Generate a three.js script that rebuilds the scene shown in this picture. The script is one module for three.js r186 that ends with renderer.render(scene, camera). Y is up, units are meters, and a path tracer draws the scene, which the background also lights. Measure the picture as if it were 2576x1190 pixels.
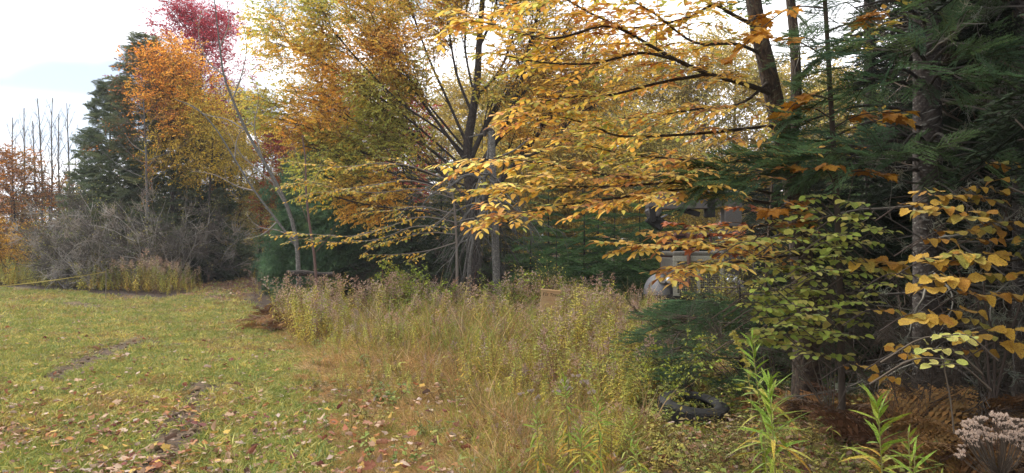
import * as THREE from 'three';
import { ImprovedNoise } from 'three/addons/math/ImprovedNoise.js';
import { RoundedBoxGeometry } from 'three/addons/geometries/RoundedBoxGeometry.js';
import { mergeGeometries } from 'three/addons/utils/BufferGeometryUtils.js';

// ---------------------------------------------------------------- camera, sky, sun, exposure
const scene = new THREE.Scene();
const PW = 2576, PH = 1190, F = 1946, EYE = 1.6, TILT = 0.0154;
const camera = new THREE.PerspectiveCamera(2 * Math.atan(PH / 2 / F) * 180 / Math.PI, PW / PH, 0.1, 4000);
camera.position.set(0, EYE, 0);
camera.rotation.x = TILT;
camera.updateMatrixWorld(true);
const EXPOSURE = 2.15, SKY = 1.25, SUN = 2.3;
const SUN_DIR = new THREE.Vector3(-0.55, 0.78, -0.3).normalize();

const perlin = new ImprovedNoise();
const noise = (x, y = 0, z = 0) => perlin.noise(x, y, z);
const fbm = (x, y, z = 0, o = 4) => { let s = 0, a = 1, f = 1; for (let i = 0; i < o; i++) { s += a * noise(x * f, y * f, z + i * 7.3); a *= 0.5; f *= 2.03; } return s; };
let seed = 12345;
const rnd = () => { seed = (seed + 0x6d2b79f5) | 0; let t = Math.imul(seed ^ (seed >>> 15), 1 | seed); t = (t + Math.imul(t ^ (t >>> 7), 61 | t)) ^ t; return ((t ^ (t >>> 14)) >>> 0) / 4294967296; };
const reseed = (s) => { seed = s * 7919 + 17; };
const R = (a, b) => a + (b - a) * rnd();
const pick = (a) => a[Math.floor(rnd() * a.length)];
const clamp = THREE.MathUtils.clamp, lerp = THREE.MathUtils.lerp, smooth = THREE.MathUtils.smoothstep;
const V = (x = 0, y = 0, z = 0) => new THREE.Vector3(x, y, z);

{ // overcast sky: bright high cloud with a few thin bluish breaks
  const w = 1024, h = 512, data = new Float32Array(w * h * 4);
  for (let j = 0; j < h; j++) for (let i = 0; i < w; i++) {
    const el = ((j + 0.5) / h - 0.5) * Math.PI, az = ((i + 0.5) / w - 0.5) * 2 * Math.PI;
    const x = Math.cos(el) * Math.cos(az), y = Math.sin(el), z = Math.cos(el) * Math.sin(az), o = (j * w + i) * 4;
    const n = fbm(x * 3.1 + 4.35, y * 6.5 + 1.2, z * 3.1 + 2.1, 5);
    const gap = clamp(smooth(n, 0.05, 0.5) * 0.8 + 0.75 * Math.exp(-((az + 2.17) ** 2 / 0.06 + (el - 0.17) ** 2 / 0.012)) * smooth(n, -0.45, 0.25), 0, 0.9);
    const tone = 0.9 + 0.3 * fbm(x * 2 + 9, y * 4, z * 2, 3);
    const c = [lerp(1.0 * tone, 0.26, gap), lerp(1.0 * tone, 0.32, gap), lerp(1.03 * tone, 0.4, gap)];
    const below = y < 0 ? 0.35 : 1;
    for (let k = 0; k < 3; k++) data[o + k] = c[k] * SKY * below;
    data[o + 3] = 1;
  }
  const t = new THREE.DataTexture(data, w, h, THREE.RGBAFormat, THREE.FloatType);
  t.mapping = THREE.EquirectangularReflectionMapping; t.magFilter = THREE.LinearFilter; t.minFilter = THREE.LinearFilter; t.needsUpdate = true;
  scene.background = t; scene.environment = t;
}
const sun = new THREE.DirectionalLight(new THREE.Color(1, 0.95, 0.86), SUN);
sun.name = 'sun'; sun.position.copy(SUN_DIR).multiplyScalar(80); sun.target.position.set(0, 0, -15); sun.position.add(sun.target.position);
sun.castShadow = true; sun.shadow.radius = 22; sun.shadow.mapSize.set(4096, 4096);
Object.assign(sun.shadow.camera, { left: -45, right: 45, top: 45, bottom: -45, near: 1, far: 220 });
scene.add(sun, sun.target);
scene.fog = new THREE.FogExp2(new THREE.Color(0.93, 0.95, 1), 0.0006);

// ---------------------------------------------------------------- helpers
const RIG = [Math.cos(TILT), Math.sin(TILT)];
function W(px, py, d) { // the point at depth d seen at a place in the photograph
  const a = (px - PW / 2) / F, b = (PH / 2 - py) / F, y = b * RIG[0] + RIG[1], z = RIG[0] - b * RIG[1], t = d / z;
  return V(a * t, EYE + y * t, -d);
}
const hash2 = (x, z) => noise(x * 0.31, 0.5, z * 0.31);
function H(x, z) { // terrain height
  const d = -z, rise = d > 23 ? (d - 23) * 0.062 - Math.max(0, d - 60) * 0.05 : 0;
  const left = smooth(x, -16, -9) * 0.85 + 0.15;
  const amp = smooth(d, 2, 9);
  return Math.min(rise, 3.2) * left + 0.07 * noise(x * 0.35, 3, z * 0.35) * amp + 0.025 * noise(x * 1.7, 1, z * 1.7);
}
function G(px, py, far = 140) { // where the ray through a place in the photograph meets the ground
  let d = 3, p;
  for (; d < far; d += 0.04 + d * 0.002) { p = W(px, py, d); if (p.y <= H(p.x, p.z)) break; }
  p.y = H(p.x, p.z);
  return p;
}
const onGround = (x, z) => V(x, H(x, z), z);
const atX = (px, d) => { const p = W(px, 600, d); return onGround(p.x, p.z); };
const col = (hex, k = 1) => { const c = new THREE.Color(hex); return [c.r * k, c.g * k, c.b * k]; };
const mixc = (a, b, t) => [lerp(a[0], b[0], t), lerp(a[1], b[1], t), lerp(a[2], b[2], t)];
const vary = (c, v = 0.18, h = 0.08) => { const k = 1 + R(-v, v), q = R(-h, h); return [c[0] * k * (1 + q), c[1] * k, c[2] * k * (1 - q)]; };
const ORD = ['first', 'second', 'third', 'fourth', 'fifth', 'sixth', 'seventh', 'eighth', 'ninth', 'tenth', 'eleventh', 'twelfth', 'thirteenth', 'fourteenth', 'fifteenth', 'sixteenth', 'seventeenth', 'eighteenth', 'nineteenth', 'twentieth', 'twenty-first', 'twenty-second'];
const fromLeft = (rows) => { const s = rows.map((r) => r[0]).sort((a, b) => a - b); return rows.map((r) => ORD[s.indexOf(r[0])] + ' from the left'); }; // place words by column
const names = new Map();
function numbered(n) { const k = names.get(n) || 0; names.set(n, k + 1); return k ? n + '_' + String(k).padStart(3, '0') : n; }
function tag(o, label, category, group, kind) { if (label) o.userData.label = label; if (category) o.userData.category = category; if (group) o.userData.group = group; if (kind) o.userData.kind = kind; return o; }
function thing(name, pos, label, category, group) { const o = new THREE.Group(); o.name = numbered(name); o.position.copy(pos); scene.add(o); return tag(o, label, category, group); }
function put(name, geo, mat, parent, kind) { const m = new THREE.Mesh(geo, mat); m.name = parent ? name : numbered(name); m.castShadow = m.receiveShadow = true; (parent || scene).add(m); if (kind) m.userData.kind = kind; return m; }

// geometry gatherer with colours and smooth normals
class GB {
  constructor() { this.p = []; this.n = []; this.c = []; this.u = []; this.i = []; }
  add(t, m, c) { // t = template {p, n, i, c?}
    const o = this.p.length / 3, e = m.elements, P = t.p, N = t.n;
    for (let k = 0; k < P.length; k += 3) {
      const x = P[k], y = P[k + 1], z = P[k + 2], a = N[k], b = N[k + 1], d = N[k + 2];
      this.p.push(e[0] * x + e[4] * y + e[8] * z + e[12], e[1] * x + e[5] * y + e[9] * z + e[13], e[2] * x + e[6] * y + e[10] * z + e[14]);
      let nx = e[0] * a + e[4] * b + e[8] * d, ny = e[1] * a + e[5] * b + e[9] * d, nz = e[2] * a + e[6] * b + e[10] * d;
      const l = Math.hypot(nx, ny, nz) || 1; this.n.push(nx / l, ny / l, nz / l);
      const s = t.c ? t.c[k / 3] : 1; this.c.push(c[0] * s, c[1] * s, c[2] * s); this.u.push(x, z);
    }
    for (const k of t.i) this.i.push(k + o);
  }
  tube(pts, rad, sides = 5, c = [1, 1, 1], vlen = 1) { // rad: array or function of t
    const n = pts.length, o = this.p.length / 3; let along = 0; const T = V(), A = V(), B = V();
    let up = V(0.13, 0.2, 1).normalize();
    for (let k = 0; k < n; k++) {
      T.subVectors(pts[Math.min(n - 1, k + 1)], pts[Math.max(0, k - 1)]).normalize();
      A.crossVectors(T, up); if (A.lengthSq() < 1e-4) A.crossVectors(T, V(1, 0.1, 0)); A.normalize(); B.crossVectors(A, T).normalize();
      up = B.clone();
      if (k) along += pts[k].distanceTo(pts[k - 1]);
      const r = typeof rad === 'function' ? rad(k / (n - 1)) : rad[k], cc = Array.isArray(c[0]) ? c[k] : c;
      for (let s = 0; s <= sides; s++) {
        const a = s / sides * Math.PI * 2, x = Math.cos(a), y = Math.sin(a), nx = A.x * x + B.x * y, ny = A.y * x + B.y * y, nz = A.z * x + B.z * y;
        this.p.push(pts[k].x + nx * r, pts[k].y + ny * r, pts[k].z + nz * r); this.n.push(nx, ny, nz); this.c.push(...cc); this.u.push(s / sides, along / vlen);
        if (k && s) { const b = o + k * (sides + 1) + s; this.i.push(b - sides - 2, b - 1, b - sides - 1, b - 1, b, b - sides - 1); }
      }
    }
  }
  tri(a, b, c2, c) { const o = this.p.length / 3, n = V().crossVectors(V().subVectors(b, a), V().subVectors(c2, a)).normalize(); for (const q of [a, b, c2]) { this.p.push(q.x, q.y, q.z); this.n.push(n.x, n.y, n.z); this.c.push(...c); this.u.push(0, 0); } this.i.push(o, o + 1, o + 2); }
  get empty() { return !this.i.length; }
  geo() {
    const g = new THREE.BufferGeometry();
    g.setAttribute('position', new THREE.Float32BufferAttribute(this.p, 3)); g.setAttribute('normal', new THREE.Float32BufferAttribute(this.n, 3));
    g.setAttribute('color', new THREE.Float32BufferAttribute(this.c, 3)); g.setAttribute('uv', new THREE.Float32BufferAttribute(this.u, 2)); g.setIndex(this.i);
    return g;
  }
}
function template(p, i, c) { const g = new THREE.BufferGeometry(); g.setAttribute('position', new THREE.Float32BufferAttribute(p, 3)); g.setIndex(i); g.computeVertexNormals(); return { p, i, n: [...g.attributes.normal.array], c }; }
// leaf: base at the origin, tip at +z, upper face +y
function blade(ws, zs, fold = 0.25, bend = 0.2, twist = 0) {
  const p = [], i = [];
  ws.forEach((w, k) => { const z = zs[k], y = -bend * z * z, s = Math.sin(twist * z), q = Math.cos(twist * z); for (const t of [-1, 0, 1]) { const x = t * w, h = Math.abs(t) * w * fold; p.push(x * q - h * s, y + x * s + h * q, z); } });
  for (let k = 0; k + 1 < ws.length; k++) { const b = k * 3; i.push(b, b + 3, b + 1, b + 1, b + 3, b + 4, b + 1, b + 4, b + 2, b + 2, b + 4, b + 5); }
  return template(p, i);
}
const LEAF = {
  ovate: [0, 1, 2, 3].map((k) => blade([0.012, 0.15, 0.235, 0.215, 0.115, 0.004], [0, 0.16, 0.38, 0.6, 0.83, 1], 0.2 + k * 0.12, 0.1 + 0.16 * k, k * 0.35 - 0.5)),
  lance: [0, 1, 2].map((k) => blade([0.01, 0.062, 0.075, 0.05, 0.003], [0, 0.2, 0.45, 0.75, 1], 0.3, [0.15, 0.45, 0.8][k], k * 0.5 - 0.4)),
  flat: [0, 1, 2, 3].map((k) => blade([0.012, 0.18, 0.27, 0.25, 0.14, 0.004], [0, 0.14, 0.36, 0.58, 0.82, 1], 0.08 + k * 0.07, 0.03 + 0.07 * k, k * 0.25 - 0.35)),
  small: blade([0.02, 0.3, 0.004], [0, 0.45, 1], 0.25, 0.25),
  round: [0, 1].map((k) => blade([0.02, 0.26, 0.36, 0.3, 0.02], [0, 0.18, 0.45, 0.78, 1], 0.15 + k * 0.2, 0.12 + k * 0.2)),
  grass: [0, 1].map((k) => blade([0.03, 0.026, 0.002], [0, 0.55, 1], 0.3, 0.35 + k * 0.5)),
};
{ // lobed maple leaf
  const half = [[0.0, 0.0], [0.16, -0.06], [0.4, 0.02], [0.33, 0.15], [0.56, 0.3], [0.5, 0.42], [0.62, 0.62], [0.42, 0.58], [0.3, 0.5], [0.26, 0.72], [0.14, 0.74], [0.0, 1.0]];
  LEAF.maple = [0, 1, 2].map((v) => {
    const out = [...half, ...half.slice(1, -1).reverse().map(([x, z]) => [-x, z])], p = [0, -0.02, 0.32], i = [];
    out.forEach(([x, z]) => p.push(x, 0.1 * Math.abs(x) * (v - 0.6) - (0.12 + 0.14 * v) * (z - 0.3) ** 2 + 0.04 * Math.sin(x * 9 + z * 7 + v), z));
    for (let k = 0; k < out.length; k++) i.push(0, 1 + (k + 1) % out.length, 1 + k);
    return template(p, i);
  });
  const jag = []; // wide, shallow-toothed leaf
  for (let k = 0; k <= 12; k++) { const t = k / 12, w = 0.46 * Math.pow(Math.sin(Math.PI * Math.pow(t, 0.72)), 0.75) * (1 + (k % 2 ? 0.13 : -0.05)); jag.push([t === 0 || t === 1 ? 0 : w, t + (k % 2 ? 0.02 : 0)]); }
  LEAF.toothed = [0, 1, 2].map((v) => {
    const p = [], i = [];
    jag.forEach(([w, z]) => { for (const t of [-1, 0, 1]) p.push(t * w, Math.abs(t) * w * (0.12 + 0.13 * v) - (0.1 + 0.2 * v) * z * z + (t ? 0.03 * Math.sin(z * 14 + t) : 0), z); });
    for (let k = 0; k + 1 < jag.length; k++) { const b = k * 3; i.push(b, b + 3, b + 1, b + 1, b + 3, b + 4, b + 1, b + 4, b + 2, b + 2, b + 4, b + 5); }
    return template(p, i);
  });
  LEAF.curled = [0, 1, 2].map((v) => { // dry leaf on the ground, edges rolled up
    const p = [], i = [], ws = [0.02, 0.24, 0.34, 0.3, 0.16, 0.01];
    ws.forEach((w, k) => { const z = k / 5; for (const t of [-1, -0.5, 0, 0.5, 1]) p.push(t * w * (1 - 0.12 * t * t), (0.1 + 0.12 * v) * t * t + 0.1 * Math.sin(z * 5 + v * 2) * (0.4 + v * 0.35) + 0.05 * t * Math.sin(z * 9 + v), z - 0.5); });
    for (let k = 0; k < 5; k++) for (let j = 0; j < 4; j++) { const b = k * 5 + j; i.push(b, b + 5, b + 1, b + 1, b + 5, b + 6); }
    return template(p, i);
  });
}
const _x = V(), _y = V(), _z = V();
function basis(pos, dir, nrm, s = 1, sx = s) { // leaf frame
  _z.copy(dir).normalize(); _x.crossVectors(nrm, _z); if (_x.lengthSq() < 1e-5) _x.crossVectors(V(0.3, 0.9, 0.4), _z); _x.normalize(); _y.crossVectors(_z, _x);
  return new THREE.Matrix4().set(_x.x * sx, _y.x * s, _z.x * s, pos.x, _x.y * sx, _y.y * s, _z.y * s, pos.y, _x.z * sx, _y.z * s, _z.z * s, pos.z, 0, 0, 0, 1);
}
const rdir = (up = 0) => { const a = R(0, 6.2832), y = R(-1, 1), r = Math.sqrt(1 - y * y); return V(r * Math.cos(a), y + up, r * Math.sin(a)).normalize(); };
const flat = (a) => V(Math.sin(a), 0, Math.cos(a));
function crooked(p0, dir, len, n, wob, lift = 0) { // bent twig line
  const out = [p0.clone()], d = dir.clone().normalize();
  for (let k = 0; k < n; k++) { d.addScaledVector(rdir(), wob).add(V(0, lift / n, 0)).normalize(); out.push(out[k].clone().addScaledVector(d, len / n)); }
  return out;
}
const smoothLine = (pts, n) => new THREE.CatmullRomCurve3(pts, false, 'centripetal').getPoints(n);

// copies of one clump
class Inst {
  constructor(geo, mat) { this.g = geo; this.m = mat; this.a = []; this.c = []; }
  add(m, c) { this.a.push(m); this.c.push(c); }
  build(name, parent, kind = 'stuff') {
    if (!this.a.length) return null;
    const o = new THREE.InstancedMesh(this.g, this.m, this.a.length), k = new THREE.Color();
    this.a.forEach((m, i) => { o.setMatrixAt(i, m); o.setColorAt(i, k.setRGB(...this.c[i])); });
    o.name = parent ? name : numbered(name); o.castShadow = o.receiveShadow = true; if (kind) o.userData.kind = kind; (parent || scene).add(o); return o;
  }
}

// ---------------------------------------------------------------- materials
function pixelTex(w, h, f, srgb = true, rep = [1, 1]) {
  const d = new Uint8Array(w * h * 4);
  for (let j = 0; j < h; j++) for (let i = 0; i < w; i++) { const c = f(i / w, j / h), o = (j * w + i) * 4; d[o] = clamp(c[0], 0, 1) * 255; d[o + 1] = clamp(c[1], 0, 1) * 255; d[o + 2] = clamp(c[2], 0, 1) * 255; d[o + 3] = 255; }
  const t = new THREE.DataTexture(d, w, h); t.wrapS = t.wrapT = THREE.RepeatWrapping; t.magFilter = THREE.LinearFilter; t.minFilter = THREE.LinearMipmapLinearFilter; t.generateMipmaps = true; t.repeat.set(...rep); if (srgb) t.colorSpace = THREE.SRGBColorSpace; t.needsUpdate = true; return t;
}
const ring = (u, v, fu, fv, z = 0, o = 4) => { // noise that tiles both ways
  const a = u * 2 * Math.PI, b = v * 2 * Math.PI; return fbm(Math.cos(a) * fu + Math.cos(b) * fv * 0.71 + z, Math.sin(a) * fu + z * 2, Math.sin(b) * fv + z, o);
};
const leafMat = (rough = 0.75, t = 0.42) => new THREE.MeshPhysicalMaterial({ vertexColors: true, roughness: rough, transmission: t, thickness: 0, side: THREE.DoubleSide, specularIntensity: 0.35 });
const M = {
  leaf: leafMat(0.9, 0.45), grass: leafMat(0.85, 0.3), dry: leafMat(0.95, 0.25), needle: leafMat(0.8, 0.2), thin: leafMat(0.9, 0.58),
  wood: new THREE.MeshStandardMaterial({ vertexColors: true, roughness: 0.95 }),
};
const grain = (dark, mid, light, fu, fv, patch, patchCol, bands) => (u, v) => {
  const n = ring(u, v, fu, fv, 1.3), m = ring(u, v, fu * 3, fv * 2.2, 5.1, 3), p = patch ? smooth(ring(u, v, 1.6, 5, 8.2, 4), patch, patch + 0.18) : 0;
  let c = mixc(dark, mid, clamp(0.5 + n * 0.8, 0, 1)); c = mixc(c, light, clamp(m * 0.9, 0, 0.7)); if (bands) c = mixc(c, dark, smooth(Math.abs(ring(u, v, 0.5, 9, 3.3, 2)), 0.42, 0.6) * 0.7);
  return patch ? mixc(c, patchCol, p * 0.85) : c;
};
function barkMat(dark, mid, light, o = {}) {
  const f = grain(dark, mid, light, o.fu || 2.2, o.fv || 2.5, o.patch, o.patchCol, o.bands);
  const t = pixelTex(128, 256, f), b = pixelTex(128, 256, (u, v) => { const n = 0.5 + 0.45 * ring(u, v, (o.fu || 2.2) * 1.6, o.fv || 2.5, 1.3); return [n, n, n]; }, false);
  return new THREE.MeshStandardMaterial({ map: t, bumpMap: b, bumpScale: o.bump || 0.02, roughness: 0.95 });
}
const leafSkin = pixelTex(128, 256, (u, v) => { const x = (u > 0.5 ? u - 1 : u) * 2, q = v * 7 - Math.abs(x) * 4.5, rib = Math.min(smooth(Math.abs(x), 0, 0.03), smooth(Math.abs(q - Math.round(q)), 0, 0.09)), n = ring(u, v, 3, 3, 4.4, 4), s = smooth(ring(u, v, 5, 7, 9.1, 4), 0.3, 0.45), k = (0.86 + 0.14 * rib) * (0.95 + 0.22 * n); return mixc([k, k * (0.97 + 0.08 * n), k * 0.95], [0.55 * k, 0.42 * k, 0.36 * k], s * 0.8); });
M.fir_bark = barkMat([0.15, 0.13, 0.12], [0.29, 0.26, 0.24], [0.4, 0.38, 0.36], { patch: 0.36, patchCol: [0.55, 0.55, 0.52], bump: 0.012, fv: 4 });
M.brown_bark = barkMat([0.13, 0.1, 0.08], [0.29, 0.23, 0.18], [0.38, 0.33, 0.27], { patch: 0.42, patchCol: [0.36, 0.38, 0.3], bump: 0.02, fu: 3, fv: 1.6 });
M.dark_bark = barkMat([0.12, 0.1, 0.09], [0.22, 0.19, 0.17], [0.34, 0.3, 0.27], { bump: 0.02, patch: 0.5, patchCol: [0.3, 0.3, 0.27] });
M.grey_bark = barkMat([0.26, 0.25, 0.24], [0.44, 0.43, 0.41], [0.6, 0.59, 0.57], { bump: 0.01, bands: true, patch: 0.4, patchCol: [0.2, 0.2, 0.19] });
// ---------------------------------------------------------------- zones of the ground
const poly = (pts) => pts.map(([a, b]) => { const p = G(a, b); return [p.x, p.z]; });
const LAWN = poly([[-500, 742], [0, 722], [150, 731], [300, 744], [430, 750], [470, 738], [520, 708], [572, 676], [600, 655], [650, 655], [652, 690], [622, 745], [640, 790], [695, 820], [725, 870], [770, 930], [800, 1000], [830, 1080], [870, 1190], [960, 1500], [-900, 1500]]);
const PATH = poly([[450, 744], [520, 708], [572, 676], [592, 652], [600, 632], [655, 632], [652, 690], [632, 742], [560, 756]]);
const inside = (P, x, z) => { let k = false; for (let i = 0, j = P.length - 1; i < P.length; j = i++) if ((P[i][1] > z) !== (P[j][1] > z) && x < (P[j][0] - P[i][0]) * (z - P[i][1]) / (P[j][1] - P[i][1]) + P[i][0]) k = !k; return k; };
const LAWN_IN = LAWN.filter((p) => p[1] < -4.4);
function edgeDist(x, z) { let m = 9; for (let i = 0; i + 1 < LAWN_IN.length; i++) { const [a, b] = LAWN_IN[i], [c, d] = LAWN_IN[i + 1], q = clamp(((x - a) * (c - a) + (z - b) * (d - b)) / ((c - a) ** 2 + (d - b) ** 2 + 1e-9), 0, 1); m = Math.min(m, Math.hypot(x - a - q * (c - a), z - b - q * (d - b))); } return m; }
const pxOf = (x, z) => PW / 2 + x / -z * F; // picture column of a spot on the ground, for reading positions off the photograph
const jitterIn = (P, x, z, s = 0.25) => inside(P, x + s * noise(x * 2.1, 4, z * 2.1) * 2, z + s * noise(x * 2.1, 9, z * 2.1) * 2);
const rightEdge = (d) => d > 12 ? 2.75 + (d - 15) * 0.12 : d > 8.6 ? 1.55 + (d - 8.6) * 0.2 : 0.8 + Math.max(0, d - 5.5) * 0.24;
const MUD = [[170, 932, 255, 890, 0.30], [255, 890, 350, 860, 0.36], [120, 960, 180, 925, 0.19], [175, 764, 250, 772, 0.57], [385, 1200, 440, 1100, 0.38], [440, 1100, 475, 1030, 0.32], [475, 1030, 500, 960, 0.19], [-40, 1100, 60, 1075, 0.28], [300, 748, 380, 752, 0.38]].map(([a, b, c, d, w]) => { const p = G(a, b), q = G(c, d); return [p.x, p.z, q.x, q.z, w]; });
const TIRE = G(1742, 1052);
const mud = (x, z) => { let m = 0; for (const [a, b, c, d, w] of MUD) { const q = clamp(((x - a) * (c - a) + (z - b) * (d - b)) / ((c - a) ** 2 + (d - b) ** 2), 0, 1); m = Math.max(m, 1.15 - Math.hypot(x - a - q * (c - a), z - b - q * (d - b)) / w); } return m < -0.6 ? 0 : clamp(m + 0.8 * noise(x * 3.1, 2, z * 3.1) + 0.4 * noise(x * 9, 2, z * 9), 0, 1); };
function zone(x, z) {
  const d = -z;
  if (jitterIn(PATH, x, z, 0.2)) return 'path';
  if (jitterIn(LAWN, x, z)) return 'lawn';
  if (d < 18.5 && x < rightEdge(d) + 0.4 * noise(x, 5, z) && x > -10) return 'meadow';
  return d < 18 && d > 2 && x >= rightEdge(d) - 0.5 ? 'litter' : 'wood';
}
// ---------------------------------------------------------------- ground: one sheet to the horizon
const ground = (() => {
  const nx = 420, nz = 420, p = [], c = [], u = [], ix = [];
  const wx = (t) => 13 * t + 60 * t ** 3 + 2200 * t ** 11, wz = (t) => { const s = t * 2 - 0.55; return s < 0 ? 12 * s - 900 * Math.abs(s) ** 9 : -(14 * s + 22 * s ** 3 + 70 * s ** 8) ; };
  const zs = (t) => { const k = t; return k < 0.12 ? 1500 * ((0.12 - k) / 0.12) ** 4 + 3 * (0.12 - k) / 0.12 : -(22 * ((k - 0.12) / 0.88) + 20 * ((k - 0.12) / 0.88) ** 3 + 2600 * ((k - 0.12) / 0.88) ** 14); };
  const C = { lawn: col('#807a48'), lawn2: col('#75633f'), path: col('#6b4c33'), meadow: col('#8a7248'), meadow2: col('#5a4a2e'), litter: col('#5f432c'), wood: col('#4b3725'), mud: col('#5f4c3a') };
  for (let j = 0; j <= nz; j++) for (let i = 0; i <= nx; i++) {
    const x = wx(i / nx * 2 - 1), z = zs(j / nz), far = Math.hypot(x, z) > 160, k = zone(x, z), n = clamp(0.5 + fbm(x * 0.9, z * 0.9, 2, 3) * 0.8, 0, 1), m = k === 'lawn' ? mud(x, z) : 0;
    let q = k === 'lawn' ? mixc(mixc(C.lawn, C.lawn2, n), C.mud, m) : k === 'meadow' ? mixc(C.meadow, C.meadow2, n) : k === 'path' ? C.path : k === 'litter' ? C.litter : C.wood;
    p.push(x, far ? 0 : H(x, z) - m * 0.025 + (z > -40 && z < 0 ? 0.012 * noise(x * 6, 2, z * 6) : 0), z); c.push(...vary(q, 0.12, 0.05)); u.push(x / 1.7, z / 1.7);
  }
  for (let j = 0; j < nz; j++) for (let i = 0; i < nx; i++) { const a = j * (nx + 1) + i, b = a + nx + 1; ix.push(a, a + 1, b, b, a + 1, b + 1); }
  const g = new THREE.BufferGeometry(); g.setAttribute('position', new THREE.Float32BufferAttribute(p, 3)); g.setAttribute('color', new THREE.Float32BufferAttribute(c, 3)); g.setAttribute('uv', new THREE.Float32BufferAttribute(u, 2)); g.setIndex(ix); g.computeVertexNormals();
  const soil = pixelTex(512, 512, (a, b) => { const n = ring(a, b, 5, 5, 2, 5) * 0.5 + ring(a, b, 22, 22, 7, 3) * 0.4, k = 0.78 + n * 0.55; return [k, k * 0.97, k * 0.92]; });
  const rough = pixelTex(512, 512, (a, b) => { const n = 0.5 + ring(a, b, 14, 14, 4, 5) * 0.5; return [n, n, n]; }, false);
  const m = put('ground', g, new THREE.MeshStandardMaterial({ vertexColors: true, map: soil, bumpMap: rough, bumpScale: 0.03, roughness: 1 }), null, 'structure');
  return tag(m, 'uneven ground of mown grass, matted meadow and brown leaf litter', 'ground');
})();

// ---------------------------------------------------------------- grass of the lawn and dry grass of the meadow (nobody could count these)
function tuft(n, len, spread, lean, base, tip, w = 0.0042) {
  const b = new GB();
  for (let k = 0; k < n; k++) {
    const a = R(0, 6.283), r = spread * Math.sqrt(rnd()), L = len * R(0.5, 1.1), o = V(Math.cos(a) * r, -0.01, Math.sin(a) * r), dir = flat(R(0, 6.283)).multiplyScalar(lean * R(0.3, 1.5)).add(V(0, 1, 0)).normalize();
    b.add(pick(LEAF.grass), basis(o, dir, V(R(-1, 1), 0.6, R(-1, 1)), L, w / 0.03 * R(0.7, 1.3)), vary(mixc(base, tip, rnd()), 0.25, 0.12));
  }
  return b.geo();
}
const one = [1, 1, 1];
reseed(3);
const spread = (n, dMin, dMax, pow, f) => { let made = 0, tries = 0; while (made < n && tries++ < n * 12) { const d = dMin * Math.pow(dMax / dMin, Math.pow(rnd(), pow)), x = R(-0.72, 0.72) * d, z = -d; if (f(x, z, d)) made++; } };
const standing = (x, z, s, tilt = 0.15) => new THREE.Matrix4().compose(V(x, H(x, z), z), new THREE.Quaternion().setFromEuler(new THREE.Euler(R(-tilt, tilt), R(0, 6.283), R(-tilt, tilt), 'YXZ')), V(s, s * R(0.8, 1.25), s));
{
  const green = [0, 1, 2].map(() => new Inst(tuft(26, 0.055, 0.1, 1.3, [0.75, 0.95, 0.7], [1.15, 1.05, 1]), M.grass)), long = [0, 1].map(() => new Inst(tuft(16, 0.13, 0.07, 1.5, [0.9, 0.95, 0.8], [1.2, 1.1, 1]), M.grass));
  const gc = ['#7c8444', '#8c8d4a', '#9a9452', '#a2985a', '#6e7e40', '#aa9e62'].map((h) => col(h)), yc = ['#bdae64', '#b2a85a', '#a4a058'].map((h) => col(h)), bc = ['#9a8556', '#8d7648'].map((h) => col(h));
  spread(19000, 4.6, 34, 1.15, (x, z, d) => {
    const k = zone(x, z); if (k !== 'lawn' && !(k === 'path' && rnd() < (d < 27 ? 0.5 : 0.2)) && !(k === 'litter' && rnd() < 0.12)) return false;
    const m = k === 'lawn' ? mud(x, z) : 0; if (rnd() < m * 1.4) return false;
    const g = fbm(x * 0.55 + 3, z * 0.55, 1, 3), worn = fbm(x * 1.3, z * 1.3, 9, 3), far = smooth(d, 9, 26);
    let c = g > 0.12 ? pick(gc.slice(0, 3)) : g < -0.3 ? pick(rnd() < 0.6 ? bc : yc) : pick(gc);
    if (rnd() < 0.16 * (1 - far)) c = pick(yc); if (worn > 0.32 && rnd() < 0.6) c = pick(bc);
    (rnd() < 0.09 ? pick(long) : pick(green)).add(standing(x, z, R(0.75, 1.3) * (1 + far * 0.7), 0.25), vary(c, 0.15)); return true;
  });
  [...green, ...long].forEach((o, k) => tag(o.build('grass'), ['short green and yellowing grass of the mown clearing', 'short grass blades filling the clearing between fallen leaves', 'low pale grass over the mown ground', 'longer yellow grass blades in the mown clearing', 'longer arching grass in the mown clearing'][k], 'grass'));
}
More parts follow.
